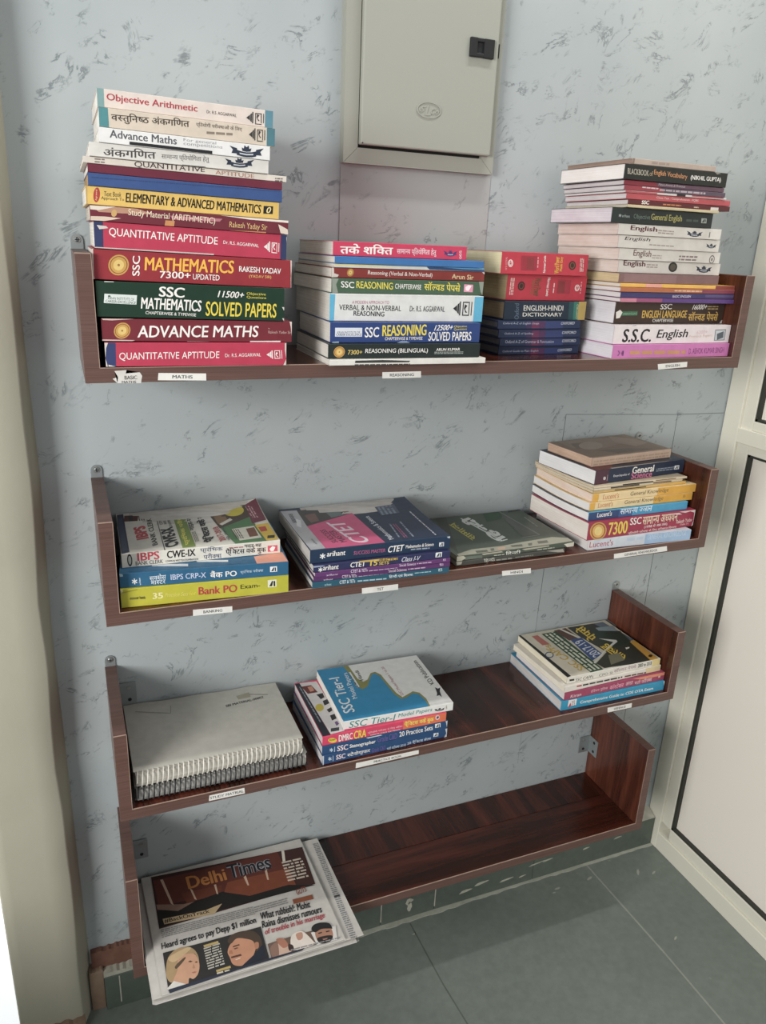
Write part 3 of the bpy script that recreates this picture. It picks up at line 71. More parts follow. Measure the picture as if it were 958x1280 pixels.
('paperback_book','dark navy CTET SUCCESS MASTER book with pink cover panel topping the TET pile','teacher test books on the second shelf',[0.3001,-0.2144,-0.2853,-0.0122,0.0,0.2384,0.0228,0.1961],'19324F','1C2A46','B8B4B0',(0,0),5,[('p','F0F0F0',[15.6,13.2,23.4,7.8,24.4,9.2,16.6,14.6]),('p','F0F0F0',[19.6,15.9,18.7,6.6,20.5,6.5,21.3,15.7]),('p','F0F0F0',[23.9,13.9,15.3,10.0,16.0,8.5,24.7,12.4]),('t','arihant',26.6,9.7,56.7,9.0,27.6,18.4,'F2EEE8',2),('t','SUCCESS MASTER',70.7,7.7,124.0,6.8,71.2,13.7,'C45C8C',1),('t','CTET',127.8,4.9,154.8,5.4,129.7,15.9,'F2EEE8',3),('t','Mathematics & Science',159.3,9.1,208.7,8.4,159.4,14.8,'F2EEE8',2),('l','9AA8B8',168.4,4.1,201.7,3.0,168.5,8.4,1),('p','E8ECEC',[218.5,13.0,227.0,12.9,227.3,5.8,218.7,5.8]),('p','1A2A40',[220.0,6.7,222.8,11.9,223.8,11.4,223.0,6.7]),('p','1A2A40',[224.2,11.5,225.8,11.5,226.0,6.2,224.3,6.2]),('p','B8C4CC',[231.4,21.8,237.5,22.3,237.7,18.9,234.6,19.0])],[('p','B4B4B8',[-1.6,186.4,29.8,184.1,25.8,2.8,1.8,2.0]),('p','46403F',[28.7,182.3,118.5,188.0,118.1,145.7,24.6,103.1]),('p','7A5A50',[34.7,155.6,55.1,161.0,51.9,123.4,35.9,118.1]),('p','6A7878',[74.4,171.1,99.9,176.4,100.3,139.4,76.5,132.9]),('p','8A6A5A',[105.1,181.8,116.5,184.0,115.7,154.4,105.6,150.3]),('p','CC4C7C',[24.6,103.1,118.1,145.7,123.6,-3.1,25.4,1.5]),('t','CTET',104.6,9.1,87.9,111.2,75.7,9.9,'E4D4DC',3),('t','SUCCESS',52.5,21.5,48.8,81.4,42.7,19.9,'4A2038',2),('t','MASTER',67.1,20.3,62.1,74.4,55.9,19.0,'4A2038',2),('t','Mathematics & Science',143.6,12.5,141.0,124.4,133.8,8.6,'D4D8E0',2),('l','8A94A8',156.2,15.7,164.5,77.3,151.5,17.0,1),('l','9A5A80',168.2,12.3,172.9,75.3,160.2,12.8,2),('l','8A94A8',180.3,13.2,186.1,83.8,174.4,12.3,1),('p','4A5468',[166.9,163.4,206.0,167.1,199.7,124.1,163.1,119.5]),('l','7A8698',195.3,125.0,200.5,163.6,163.8,121.4,4),('l','B8BCC8',218.7,10.5,221.7,128.1,213.7,8.3,1),('p','D8D8DC',[16.0,141.0,22.3,132.2,14.2,98.9,8.1,107.3]),('l','5A5A60',13.4,123.5,17.0,169.0,6.1,123.5,3),('t','arihant',18.0,22.9,16.4,46.2,14.8,20.9,'5A5A60',1)]),
('paperback_book','thin dark grey worn Hindi book under the green one','Hindi books on the second shelf',[0.5588,-0.2064,-0.3246,-0.0042,0.0,0.217,0.0088,0.18],'4C4C46','4C4C46','8A867C',(0,0),0,[('t','िहन~दी',55.0,0.6,76.1,1.0,52.1,9.0,'C8C8BC',2),('l','9A9A90',78.4,0.7,109.6,0.7,76.7,5.3,1),('l','8A8A80',116.0,1.9,152.8,2.1,114.6,5.3,1),('p','B8B4A4',[-2.9,9.2,11.2,8.6,10.2,3.1,1.9,2.7]),('p','A8A498',[178.0,8.5,212.8,9.3,217.9,2.4,203.5,3.3])],[]),
('paperback_book','worn dark green Hindi book with white title lying on the middle shelf','Hindi books on the second shelf',[0.5601,-0.2052,-0.3158,0.011,0.0,0.2377,0.0093,0.1825],'4C564A','4C564A','9A9686',(0,0),0,[('p','6A7468',[15.7,7.1,49.3,5.8,49.4,-0.3,15.7,1.1]),('t','िहन~दी',95.7,-1.6,126.2,-2.4,95.4,7.7,'E0E0D8',2),('l','B8BCAC',72.3,0.6,93.3,0.1,72.2,4.0,1),('l','A8AC9C',159.8,0.4,196.4,0.4,159.5,4.6,1),('p','C8C4B0',[0.0,9.3,12.5,9.2,17.3,4.2,9.4,-2.0,0.0,-0.7]),('p','D0CCBC',[215.9,6.8,237.7,8.6,239.1,0.5,223.7,-0.3]),('p','B0AC98',[47.6,8.4,87.0,8.8,90.4,6.3,50.9,5.6]),('p','B0AC98',[127.5,7.8,183.3,8.5,185.3,6.1,134.5,4.5])],[('p','3E443A',[48.9,196.0,72.1,199.3,8.7,11.0,9.1,42.4]),('t','िहन~दी',132.9,51.4,117.2,177.4,103.5,37.2,'D8DCD8',4),('t','सामान~य',76.9,67.9,73.5,153.0,61.8,58.0,'C8C450',3),('p','C8CCC8',[117.1,44.9,126.8,47.2,125.5,43.3,103.0,37.3]),('p','26482C',[152.8,181.4,198.3,197.6,172.9,143.7,135.5,135.1]),('p','1C1E1A',[211.4,201.3,256.6,215.8,241.9,176.9,204.0,172.0]),('p','E4E4DC',[247.9,216.0,260.5,216.9,254.0,199.0,249.5,204.6]),('p','787C78',[188.7,181.5,191.8,182.7,198.1,48.7,194.3,46.3]),('p','787C78',[158.9,46.3,196.3,49.3,196.1,45.8,155.1,43.1]),('p','565B54',[186.8,171.8,194.0,50.8,159.8,47.7,174.1,125.9]),('l','8A8E88',219.3,86.2,224.7,140.8,213.5,84.2,1),('p','A8A694',[4.2,8.5,40.1,21.1,99.1,19.5,136.6,24.8,165.9,27.0,211.3,30.8,242.9,18.8,236.7,2.6,181.3,-2.7,133.7,-1.4,78.4,-3.9,3.8,-4.3]),('p','66685A',[41.9,12.6,64.3,11.4,62.4,2.5,39.9,3.1]),('p','6A6C60',[114.7,17.3,138.0,16.1,133.7,6.7,113.3,9.5]),('p','6A6C60',[172.0,20.1,193.5,20.5,188.8,8.4,168.4,9.5]),('p','C8A890',[86.4,15.2,102.7,14.3,96.5,4.1,84.0,5.5]),('p','6E7064',[72.3,13.8,80.1,14.7,74.9,3.5,68.4,3.8]),('p','6E7064',[150.4,16.5,159.5,17.1,152.8,5.9,145.6,6.4])]),
('paperback_book','pale blue and white book lowest in the general knowledge stack','general knowledge books on the second shelf',[0.8235,-0.2091,-0.3246,-0.0394,0.0,0.2299,0.0208,0.18],'CBD2DA','CBD2DA','DEDAD6',(0,0.8),0,[('p','9CB8D6',[124.5,21.8,229.9,20.8,229.9,-0.0,124.5,0.5]),('p','DADADA',[0.0,20.8,12.5,21.0,12.5,-0.3,-0.0,-0.0]),('t',"Lucent's",4.0,5.4,54.6,5.6,4.0,16.9,'B24A5A',1),('l','B8C8DC',83.9,8.7,120.3,9.0,83.9,18.6,1),('t','GENERAL KNOWLEDGE',129.7,9.1,219.0,10.2,129.7,19.0,'BCD0E4',1)],[]),
('paperback_book','thick maroon 7300 SSC general studies book in the general knowledge stack','general knowledge books on the second shelf',[0.8177,-0.2122,-0.3039,0.0371,0.0,0.2524,0.0338,0.18],'9E2444','9E2444','DCD4CC',(0.8,2.6),0,[('e','C89A48',23.0,16.4,19.1,-2.0,0.9,-17.3),('e','9E4A2A',23.0,16.4,16.1,-1.7,0.8,-14.9),('e','D8AA58',23.0,16.4,13.6,-1.4,0.7,-12.9),('e','E8CC80',23.0,16.4,8.7,-0.9,0.4,-8.6),('t','7300',46.3,5.0,90.9,4.7,44.9,30.1,'E8CA4A',3),('t','SSC',94.7,19.5,121.4,19.3,93.9,33.4,'F2EEE8',2),('t','सामान~य अध~ययन',124.4,16.7,210.0,15.9,123.5,32.6,'EAD4B8',2),('t','(1998 से अब तक)',130.5,7.9,186.1,8.1,130.0,15.6,'F2EEE8',1),('t','प्ितयोगी परीक~षा के िलए संिक~षप~त िववरण',94.0,0.2,211.0,-0.2,93.7,6.7,'F0D8D0',1),('t','Rakesh Yadav',208.8,9.9,247.9,10.2,208.4,17.3,'F0D8D0',1),('t','(Yadav Sir)',219.4,4.0,240.8,4.2,219.1,8.4,'F0D8D0',0),('p','E0D0CC',[211.6,33.4,252.4,33.8,253.2,27.3,239.3,31.6,226.9,29.7]),('p','E0D0CC',[249.6,32.0,253.4,32.4,253.2,2.0,248.5,0.0,251.8,10.6]),('p','D8C8C4',[191.1,31.6,211.7,31.6,219.5,27.2,206.8,27.9])],[]),
('paperback_book','blue general knowledge book in Hindi with dark navy left half','general knowledge books on the second shelf',[0.8222,-0.2024,-0.2701,0.0239,0.0,0.2311,0.0161,0.18],'3C9CC6','3A4258','E0DEDC',(2.6,2.8),0,[('p','294674',[0.0,16.1,68.2,16.2,67.2,-0.4,-0.0,-0.0]),('p','2E5E92',[68.2,16.2,99.7,15.9,98.6,-0.7,67.2,-0.4]),('t',"Lucent's",18.7,5.2,51.5,5.5,19.2,14.6,'F2EEE8',2),('t','सामान~य ज~ञान',70.1,5.7,144.7,5.4,70.8,16.0,'DCEAF2',2)],[]),
('paperback_book','yellow and cream General Knowledge book,lower of the two alike','general knowledge books on the second shelf',[0.8273,-0.1953,-0.254,0.0178,0.0,0.24,0.0153,0.18],'E8CE9C','E8CE9C','E0DCDA',(2.8,2.4),0,[('p','DCA22C',[146.2,15.4,240.0,15.3,240.0,-0.0,145.6,0.2]),('p','E0A838',[0.0,15.3,11.5,15.5,11.0,0.2,0.0,-0.0]),('t',"Lucent's",18.0,4.7,51.3,5.0,18.9,14.4,'C87A4A',1),('t','General Knowledge',77.5,3.9,168.4,4.1,78.2,13.4,'7A6848',1),('e','B88A3A',219.7,8.7,3.5,-0.3,-0.1,-3.2)],[]),
('paperback_book','yellow and cream General Knowledge book,upper of the two alike','general knowledge books on the second shelf',[0.8325,-0.1938,-0.2387,0.015,0.0,0.2408,0.0159,0.18],'E8CE9C','E8CE9C','DECABC',(2.4,1.4),0,[('p','E0A630',[148.4,15.8,240.8,15.9,240.8,-0.0,147.8,0.1]),('p','E0A838',[0.0,15.9,13.1,16.1,12.7,0.2,0.0,-0.0]),('t',"Lucent's",22.6,3.8,58.3,4.2,23.4,13.8,'C87A4A',1),('t','General Knowledge',84.0,3.2,173.4,3.8,84.7,13.2,'7A6848',1)],[]),
('magazine','thin yellowish magazine lowest of the three under the navy science book','general knowledge books on the second shelf',[0.8335,-0.1926,-0.2227,0.0362,0.0,0.2185,0.0051,0.18],'C8A868','C8A868','D0C0A8',(1.4,1.0),0,[('p','2E2A22',[47.4,3.8,120.9,3.6,120.9,1.8,47.4,2.0]),('p','D8A848',[153.4,4.2,218.5,5.1,218.5,0.0,153.4,-0.2])],[]),
('magazine','thin cream magazine in the middle of the three under the science book','general knowledge books on the second shelf',[0.8334,-0.1931,-0.2176,0.0531,0.0,0.2119,0.0044,0.1791],'D8CCB4','D8CCB4','D0C4B0',(1.0,0.6),0,[('p','3A3028',[38.1,4.0,105.4,4.1,105.4,1.4,38.1,1.4]),('p','6A4A30',[139.0,3.6,183.8,3.5,183.8,1.3,139.0,1.4])],[]),
('magazine','thin cream magazine directly under the navy General Science book','general knowledge books on the second shelf',[0.8327,-0.1931,-0.2132,0.0492,0.0,0.2227,0.004,0.1794],'D6C6A8','D6C6A8','CDBEA6',(0.6,0),0,[('p','2A2622',[66.0,3.0,138.7,2.6,138.7,0.4,66.0,0.7]),('p','8A6A48',[144.3,3.9,194.7,3.8,194.7,1.6,144.3,1.7])],[]),
('paperback_book','navy General Science encyclopedia with pink lettering near the stack top','general knowledge books on the second shelf',[0.8393,-0.1849,-0.2092,0.1197,0.0,0.2285,0.0269,0.1557],'1D2B44','1D2B44','DEDCDC',(0,0),0,[('p','4E2A3A',[-0.0,26.9,31.9,27.0,32.1,-0.6,0.0,0.0]),('e','C8C0C4',22.5,10.5,3.2,-0.3,0.0,-3.3),('p','A8A0A8',[28.8,16.5,29.8,16.4,29.9,5.5,28.8,5.6]),('t','Encyclopedia of',44.3,9.3,84.8,8.7,44.3,14.8,'E0E0E4',1),('t','General',90.6,11.6,147.1,10.7,90.3,24.8,'F2EEE8',3),('t','Science',89.6,1.6,144.2,0.4,89.3,14.0,'CC6C94',3),('l','8A94A4',153.6,8.7,206.5,8.1,153.4,16.1,2),('p','E8ECEC',[202.6,16.1,215.3,15.9,215.7,8.1,203.0,8.4]),('p','1A2A40',[204.8,9.4,209.0,14.9,210.5,14.3,209.3,9.2]),('p','1A2A40',[211.1,14.4,213.5,14.4,213.8,8.7,211.3,8.8])],[('p','6A3038',[-4.2,32.8,62.6,24.5,39.5,-4.6,-11.0,-1.4]),('p','D4CCC4',[38.1,5.6,191.9,2.4,178.1,-9.9,39.5,-4.6]),('t','QUANTUM',71.2,9.6,114.8,8.5,86.9,23.9,'2A2A2A',1)]),
('paperback_book','old tan paperback on top of the general knowledge stack','general knowledge books on the second shelf',[0.8449,-0.1631,-0.1823,0.1098,0.0,0.2007,0.0171,0.124],'C4A894','8E7866','BCA08C',(0,0),0,[('l','B09480',4.4,1.5,194.9,1.5,4.3,12.9,2)],[('p','9A8674',[21.7,120.7,91.3,122.3,150.4,105.3,152.4,69.7,72.0,49.5,14.3,71.6]),('p','7C6A5C',[35.7,100.0,93.5,98.0,79.9,64.2,17.7,61.2]),('e','A8988A',63.8,74.2,22.2,-8.9,-23.1,-23.6),('p','A49080',[153.6,121.4,191.8,87.1,193.5,52.6,146.0,38.0,131.1,78.7]),('p','74645A',[45.2,41.7,119.4,34.7,167.8,12.6,74.7,13.1]),('p','98826E',[182.0,125.9,196.6,110.5,202.2,74.1,183.7,90.6])]),
('paperback_book','teal blue Comprehensive Guide to CDS OTA Exam lowest in the defence pile','defence books on the third shelf',[0.821,-0.2,-0.6684,-0.013,0.0,0.2517,0.022,0.197],'1C92B8','1C92B8','C4C0BE',(0,0),0,[('p','E8E4E4',[16.2,22.8,35.6,22.7,34.9,7.4,15.4,7.8]),('p','C03048',[17.1,7.4,21.1,15.6,23.4,9.7,21.3,3.9]),('t','CDS',32.1,5.2,31.0,19.0,24.9,4.9,'6A4A50',1),('t','Comprehensive Guide to CDS OTA Exam',44.0,6.4,224.0,4.3,44.4,15.1,'F2EEE8',2),('p','D8E0E4',[248.3,22.0,252.3,21.9,252.4,10.9])],[]),
('paperback_book','maroon pink constable recruitment book second in the defence pile','defence books on the third shelf',[0.8267,-0.1989,-0.6464,0.0001,0.0,0.2463,0.0185,0.18],'9E3A5C','9E3A5C','D8D4D0',(0,0),0,[('p','E08A66',[163.3,19.6,246.3,19.0,246.6,11.4,187.4,12.3]),('t','इंिडयन पुिलस',62.3,4.2,103.2,4.4,62.9,12.7,'E8B8C4',1),('t','कांस~टेबल',108.3,3.4,142.7,3.6,108.9,15.5,'F0A0B8',2),('t','अगस~त',147.9,4.5,165.7,5.0,148.1,12.8,'E8C0C8',2),('t','भतीे परीक~षा',170.6,2.6,214.6,3.5,170.6,12.9,'F0C8CC',1),('t','Kiran',14.5,3.4,39.7,3.7,15.2,10.2,'E8D0D4',1),('p','F0C0B0',[230.7,11.9,235.6,12.1,235.8,7.8,230.8,7.6])],[]),
('paperback_book','thin white book with red and black lettering third in the defence pile','defence books on the third shelf',[0.8242,-0.1998,-0.6278,0.0371,0.0,0.2428,0.0133,0.1808],'E2DCD2','E2DCD2','E0D8C8',(0,0),0,[('l','B04048',29.3,5.4,41.5,5.1,28.3,12.0,1),('l','3A3634',44.1,5.0,143.3,2.5,43.2,11.7,1),('l','6A4A34',148.9,2.3,230.5,-1.2,149.0,8.8,1),('p','E0CFA0',[201.8,13.5,242.8,13.3,242.8,-0.0,206.7,0.6])],[]),
('paperback_book','white SSC CAPFs solved papers book with dark photo cover topping the defence pile','defence books on the third shelf',[0.8331,-0.1921,-0.6145,0.0109,0.0,0.2309,0.0151,0.1799],'E0DCD0','CFC8B4','DCD4C0',(0,0),0,[('t','SSC CAPFs',20.7,2.0,62.8,2.3,21.2,8.9,'4A4640',1),('t','CPO SI',77.5,1.9,110.4,1.9,76.8,7.6,'5A5650',0),('t','सॉल~वड पेपसे',114.0,3.7,169.8,4.5,113.1,12.9,'B09498',2),('t','2003 to 2018',174.0,4.1,209.1,4.0,173.7,12.3,'3A3836',2),('p','E2CE8C',[210.5,15.3,230.9,15.1,230.9,0.0,210.7,0.2]),('p','2A2A26',[5.4,10.0,16.7,9.3,17.4,5.2,6.2,5.8])],[('p','1A1C1A',[-3.9,178.6,6.2,178.8,11.3,2.9,0.6,-1.6]),('p','D8D0BC',[6.2,178.8,23.5,176.9,57.8,2.3,10.6,1.9]),('p','B8685A',[25.9,166.6,41.0,166.9,43.9,124.2,25.9,125.2]),('e','3A4A70',17.1,86.7,8.6,-2.7,-7.2,-11.2),('e','D8D4C4',17.1,86.7,6.6,-2.1,-5.1,-7.9),('t','SSC CAPFs',58.2,17.5,42.1,124.7,38.3,11.8,'C8A63A',3),('p','1E4A30',[52.6,168.3,90.6,169.4,88.2,2.8,56.1,1.1]),('l','D8D8C4',85.8,7.3,84.4,168.7,56.5,5.8,3),('p','5A3A30',[87.1,172.9,119.5,175.3,123.3,123.2,93.2,124.4]),('p','D8D4C8',[102.1,175.2,108.4,175.1,145.4,70.8,138.8,67.0]),('p','2C4C84',[97.2,127.1,126.1,127.1,126.2,55.2,88.8,38.4]),('t','2017-19',122.9,54.9,121.6,122.1,98.8,46.0,'D8DCE4',2),('p','33342A',[124.3,175.6,198.9,173.5,217.0,79.1,204.7,-3.9,154.3,-0.9,93.0,6.2,88.8,26.7,139.5,58.1,126.1,127.1]),('p','5E6C78',[193.7,173.1,218.5,173.3,238.9,82.0,213.3,80.2]),('p','8A9AA0',[184.3,154.7,229.6,150.3,216.4,111.4,180.4,114.0]),('p','26382E',[168.4,146.5,227.8,124.8,219.0,70.7,159.7,66.4,153.9,98.3]),('p','D8D8D0',[160.2,112.0,193.2,94.2,190.9,87.0,137.0,60.4,86.0,26.3,85.1,30.4,142.6,67.3,180.9,88.5]),('t','सॉल~वड',170.1,27.5,164.3,91.3,136.2,12.7,'E0C034',3),('t','पेपसे',164.3,117.2,163.0,174.0,132.0,104.9,'E0C034',3),('p','7A7860',[133.8,45.9,161.8,47.6,154.5,18.8,114.3,12.0]),('p','E2E2DA',[189.1,60.2,200.6,59.6,195.7,55.2,186.9,53.5]),('p','D09A30',[215.9,77.9,235.8,79.7,225.5,-2.5,204.7,-3.9]),('e','3A2A1A',217.8,15.2,4.3,-1.4,-4.1,-4.3)]),
('paperback_book','blue SSC stenographer book in Hindi lowest in the practice pile','practice books on the third shelf',[0.3287,-0.2059,-0.6684,0.0152,0.0,0.2411,0.0189,0.18],'1D4876','1D4876','C8C4C4',(0,0),0,[('p','C8D8E8',[10.8,11.7,16.6,6.3,17.1,7.4,11.4,12.8]),('p','C8D8E8',[13.3,13.7,13.4,5.7,14.6,5.4,14.5,13.4]),('p','C8D8E8',[16.5,11.6,10.8,8.9,11.5,7.6,17.1,10.2]),('p','C8D8E8',[19.3,14.5,20.3,15.1,20.3,3.8,19.3,3.3]),('t','SSC',25.3,4.8,42.5,4.2,25.3,14.5,'F0DCE0',3),('t','स~टेनोग्ाफर',46.0,3.3,89.1,2.8,46.0,14.0,'F2EEE8',2),('t','Grade C&D',92.2,2.8,118.8,3.0,92.2,11.5,'6A5AA0',2),('t','भतीे परीक~षा 2018',121.3,0.6,158.2,0.5,121.3,7.3,'C8D8E8',1),('t','20 प्ैिक~टस सेट~स',161.3,0.6,208.8,0.1,161.3,9.0,'D8E4EC',1),('p','E8ECEC',[213.7,14.0,223.5,13.3,223.5,5.5,213.7,6.3]),('p','1A2A40',[215.1,7.1,218.6,12.5,219.7,11.9,218.6,6.8]),('p','1A2A40',[220.1,12.0,222.0,11.9,222.0,5.8,220.1,6.0]),('p','C8D0D8',[237.0,18.3,242.1,18.7,242.1,-0.2,236.0,-0.3,240.1,7.7]),('p','C8D0D8',[0.0,18.9,2.9,18.9,2.9,-0.0,1.0,-0.3])],[]),
('paperback_book','blue SSC Stenographer 20 Practice Sets book second in the practice pile','practice books on the third shelf',[0.329,-0.2041,-0.6495,0.0011,0.0,0.2392,0.0177,0.18],'1D4876','1D4876','C8C4C4',(0,0),0,[('p','C8D8E8',[13.2,9.2,19.1,3.8,19.7,4.9,13.7,10.4]),('p','C8D8E8',[15.7,11.3,15.9,3.1,17.1,2.8,16.9,11.0]),('p','C8D8E8',[19.0,9.2,13.2,6.4,13.9,5.0,19.7,7.8]),('p','C8D8E8',[21.9,12.2,22.9,12.8,23.0,2.1,21.9,1.6]),('t','SSC',27.1,1.5,47.3,0.9,27.0,12.6,'F0DCE0',3),('t','Stenographer',50.1,0.6,98.6,-0.3,50.0,10.3,'F2EEE8',3),('t','Grade C&D',102.5,1.8,140.2,1.8,102.0,14.1,'6A5AA0',2),('t','20 Practice Sets',144.2,4.4,210.4,4.3,143.7,14.8,'F2EEE8',2),('p','E8ECEC',[214.2,15.7,225.1,15.4,225.7,6.7,214.9,7.1]),('p','1A2A40',[216.4,8.1,219.7,14.2,221.1,13.5,220.2,8.0]),('p','1A2A40',[221.5,13.8,223.5,13.7,224.1,6.8,222.0,6.9]),('p','C8D0D8',[80.0,17.5,107.0,17.7,111.1,15.5,83.9,14.9]),('p','C8D0D8',[235.4,17.5,239.2,17.7,239.9,3.2])],[]),
('paperback_book','pink DMRC CRA workbook third in the practice pile','practice books on the third shelf',[0.3296,-0.2029,-0.6318,-0.0047,0.0,0.2351,0.0181,0.1781],'D62C5A','D62C5A','C8C4C4',(0,0),0,[('p','E06A3C',[150.1,19.1,235.1,18.1,235.1,-0.0,150.1,0.2]),('e','E8C83A',17.8,7.8,7.8,-1.9,0.0,-5.0),('t','Kiran',12.8,7.1,23.0,6.9,12.8,11.7,'3A2A14',2),('t','DMRC',29.2,2.3,54.7,2.1,29.2,15.6,'F2EEE8',3),('t','CRA',56.8,1.2,79.9,1.1,56.8,17.4,'F2D63C',3),('t','प्ितयोगी परीक~षा के िलए अंितम',82.9,5.5,148.8,5.0,82.9,10.5,'F0D0D8',1),('t','सामान~य ज~ञान एवं िववरण',87.4,0.3,144.9,-0.5,87.4,4.9,'F0D0D8',1),('t','प्ैिक~टस वके बुक',152.2,3.8,210.5,2.5,152.2,16.8,'F2DE60',3),('e','E0C0C8',217.4,11.2,4.5,-0.8,0.0,-5.3),('p','3A2A30',[215.4,11.1,218.4,14.4,220.4,11.1,217.4,7.8])],[('p','20242E',[-4.8,174.9,9.4,175.7,15.4,2.3,1.1,2.1]),('l','8A8E98',11.8,43.2,8.2,163.1,7.3,43.4,1),('p','D8D4D2',[9.4,175.7,41.9,172.2,44.6,25.8,41.7,6.2,15.8,3.4]),('p','6A2A26',[9.0,162.8,28.6,162.6,33.4,135.3,14.1,135.7]),('p','C88A70',[19.8,157.8,28.5,159.6,29.2,142.7,20.5,141.0]),('p','1A1A1E',[28.3,128.1,41.1,129.9,40.2,115.5,31.5,111.0,30.7,118.6]),('p','1A1A1E',[33.2,104.8,44.4,108.3,43.8,94.1,31.9,89.5]),('p','1A1A1E',[31.5,75.8,41.8,80.7,40.7,70.0,33.0,65.7]),('e','C8B43C',21.3,86.0,7.2,-2.3,-3.5,-11.3),('p','1A1A1E',[31.6,56.6,41.0,58.9,40.0,44.4,30.4,41.0,30.9,47.5]),('p','6A4A80',[33.0,34.9,38.3,37.1,39.0,27.6,32.9,23.2]),('p','3A3A3E',[21.0,19.4,35.9,18.3,32.8,9.1,18.0,10.2])]),
('paperback_book','white and teal SSC Tier-I Model Papers book topping the practice pile','practice books on the third shelf',[0.3698,-0.1948,-0.6137,-0.0344,0.0,0.2087,0.0169,0.176],'E4E4E0','E4E4E0','DCD8D2',(0,0),0,[('t','SSC Tier-I',9.6,1.6,94.3,0.8,12.2,14.8,'2A8A88',1),('t','Model Papers',101.3,3.6,166.5,4.3,102.8,13.2,'2A8A88',1),('p','2A2A30',[171.4,10.2,176.2,8.7,176.7,5.6,172.8,5.9,173.6,7.9]),('p','2A2A30',[192.3,8.9,187.9,8.0,187.6,5.0,191.2,4.8,190.4,6.9]),('p','2A2A30',[175.7,8.0,179.0,7.0,182.1,6.5,185.2,6.6,188.3,7.2,188.0,4.2,185.3,3.8,182.2,3.7,179.0,4.1,176.3,4.9]),('p','C8CCD4',[177.9,6.2,182.2,5.6,186.3,5.7,186.3,5.0,182.2,4.8,178.0,5.4]),('p','2A2A30',[179.6,7.3,179.1,9.2,180.4,8.6,180.8,10.5,182.0,9.4,183.3,10.3,183.7,8.4,185.0,8.8,184.6,7.0,182.1,6.8]),('t','006',197.1,5.5,196.2,13.4,194.6,5.2,'6A5A3A',1)],[('p','8A8A4C',[-0.9,178.7,63.8,175.4,66.6,124.9,74.0,111.7,84.2,117.1,97.0,136.8,107.1,139.3,114.2,126.0,116.5,95.2,119.9,58.9,126.0,42.4,136.7,47.4,151.6,55.2,161.4,47.5,166.0,26.1,163.8,1.7,-0.0,-1.4]),('p','1687B6',[-0.6,177.0,53.5,174.5,58.9,132.2,54.8,104.9,63.8,86.9,76.4,94.4,96.1,129.5,103.7,134.4,110.1,121.5,112.2,92.3,115.1,54.7,121.6,36.8,133.9,39.8,149.2,48.9,158.1,43.0,162.1,21.8,161.3,1.2,-0.0,-1.4]),('t','SSC Tier-I',28.9,23.2,35.1,140.8,8.0,22.8,'E8EEF0',2),('t','Model Papers',49.3,63.9,57.2,152.8,36.6,60.9,'E0E8EC',1),('t','Hindi',75.8,117.1,77.1,153.3,68.9,116.5,'2A2A2A',2),('p','E0E4E4',[57.5,151.2,61.0,151.4,61.7,98.0,56.1,94.0]),('l','5A6A70',60.1,95.6,58.9,147.6,55.4,94.3,1),('t','SSC Model Papers 1 to 20',133.1,48.6,131.4,153.4,125.3,47.0,'B88488',1),('t','KD Publication',201.5,69.6,200.4,158.2,191.6,64.4,'3A3A3A',1),('p','26262A',[192.8,36.8,196.8,55.4,200.2,49.9,205.8,52.2,199.6,40.1,195.6,21.8,193.9,29.4,187.6,27.3])])]
NOTE={'low': [0.0217,-0.2056,-0.6684,0.0,0.0,0.2832,0.0251,0.19],'up': [0.022,-0.2038,-0.6433,0.0034,0.0,0.2766,0.0288,0.1999],'art': [('t','SBI MATERIAL-00002',171.5,141.6,242.8,151.1,171.9,149.1,'3A3A38',2),('p','8A887E',[219.7,172.8,253.6,161.3,252.9,159.0,219.1,170.5]),('p','A09E94',[18.2,175.2,76.1,152.6,75.8,150.5,18.0,173.1]),('p','A09E94',[78.7,175.4,79.9,175.1,76.4,151.8,75.2,152.1]),('p','A8A48E',[196.3,172.5,221.2,178.2,221.3,161.7,197.7,160.1])]}
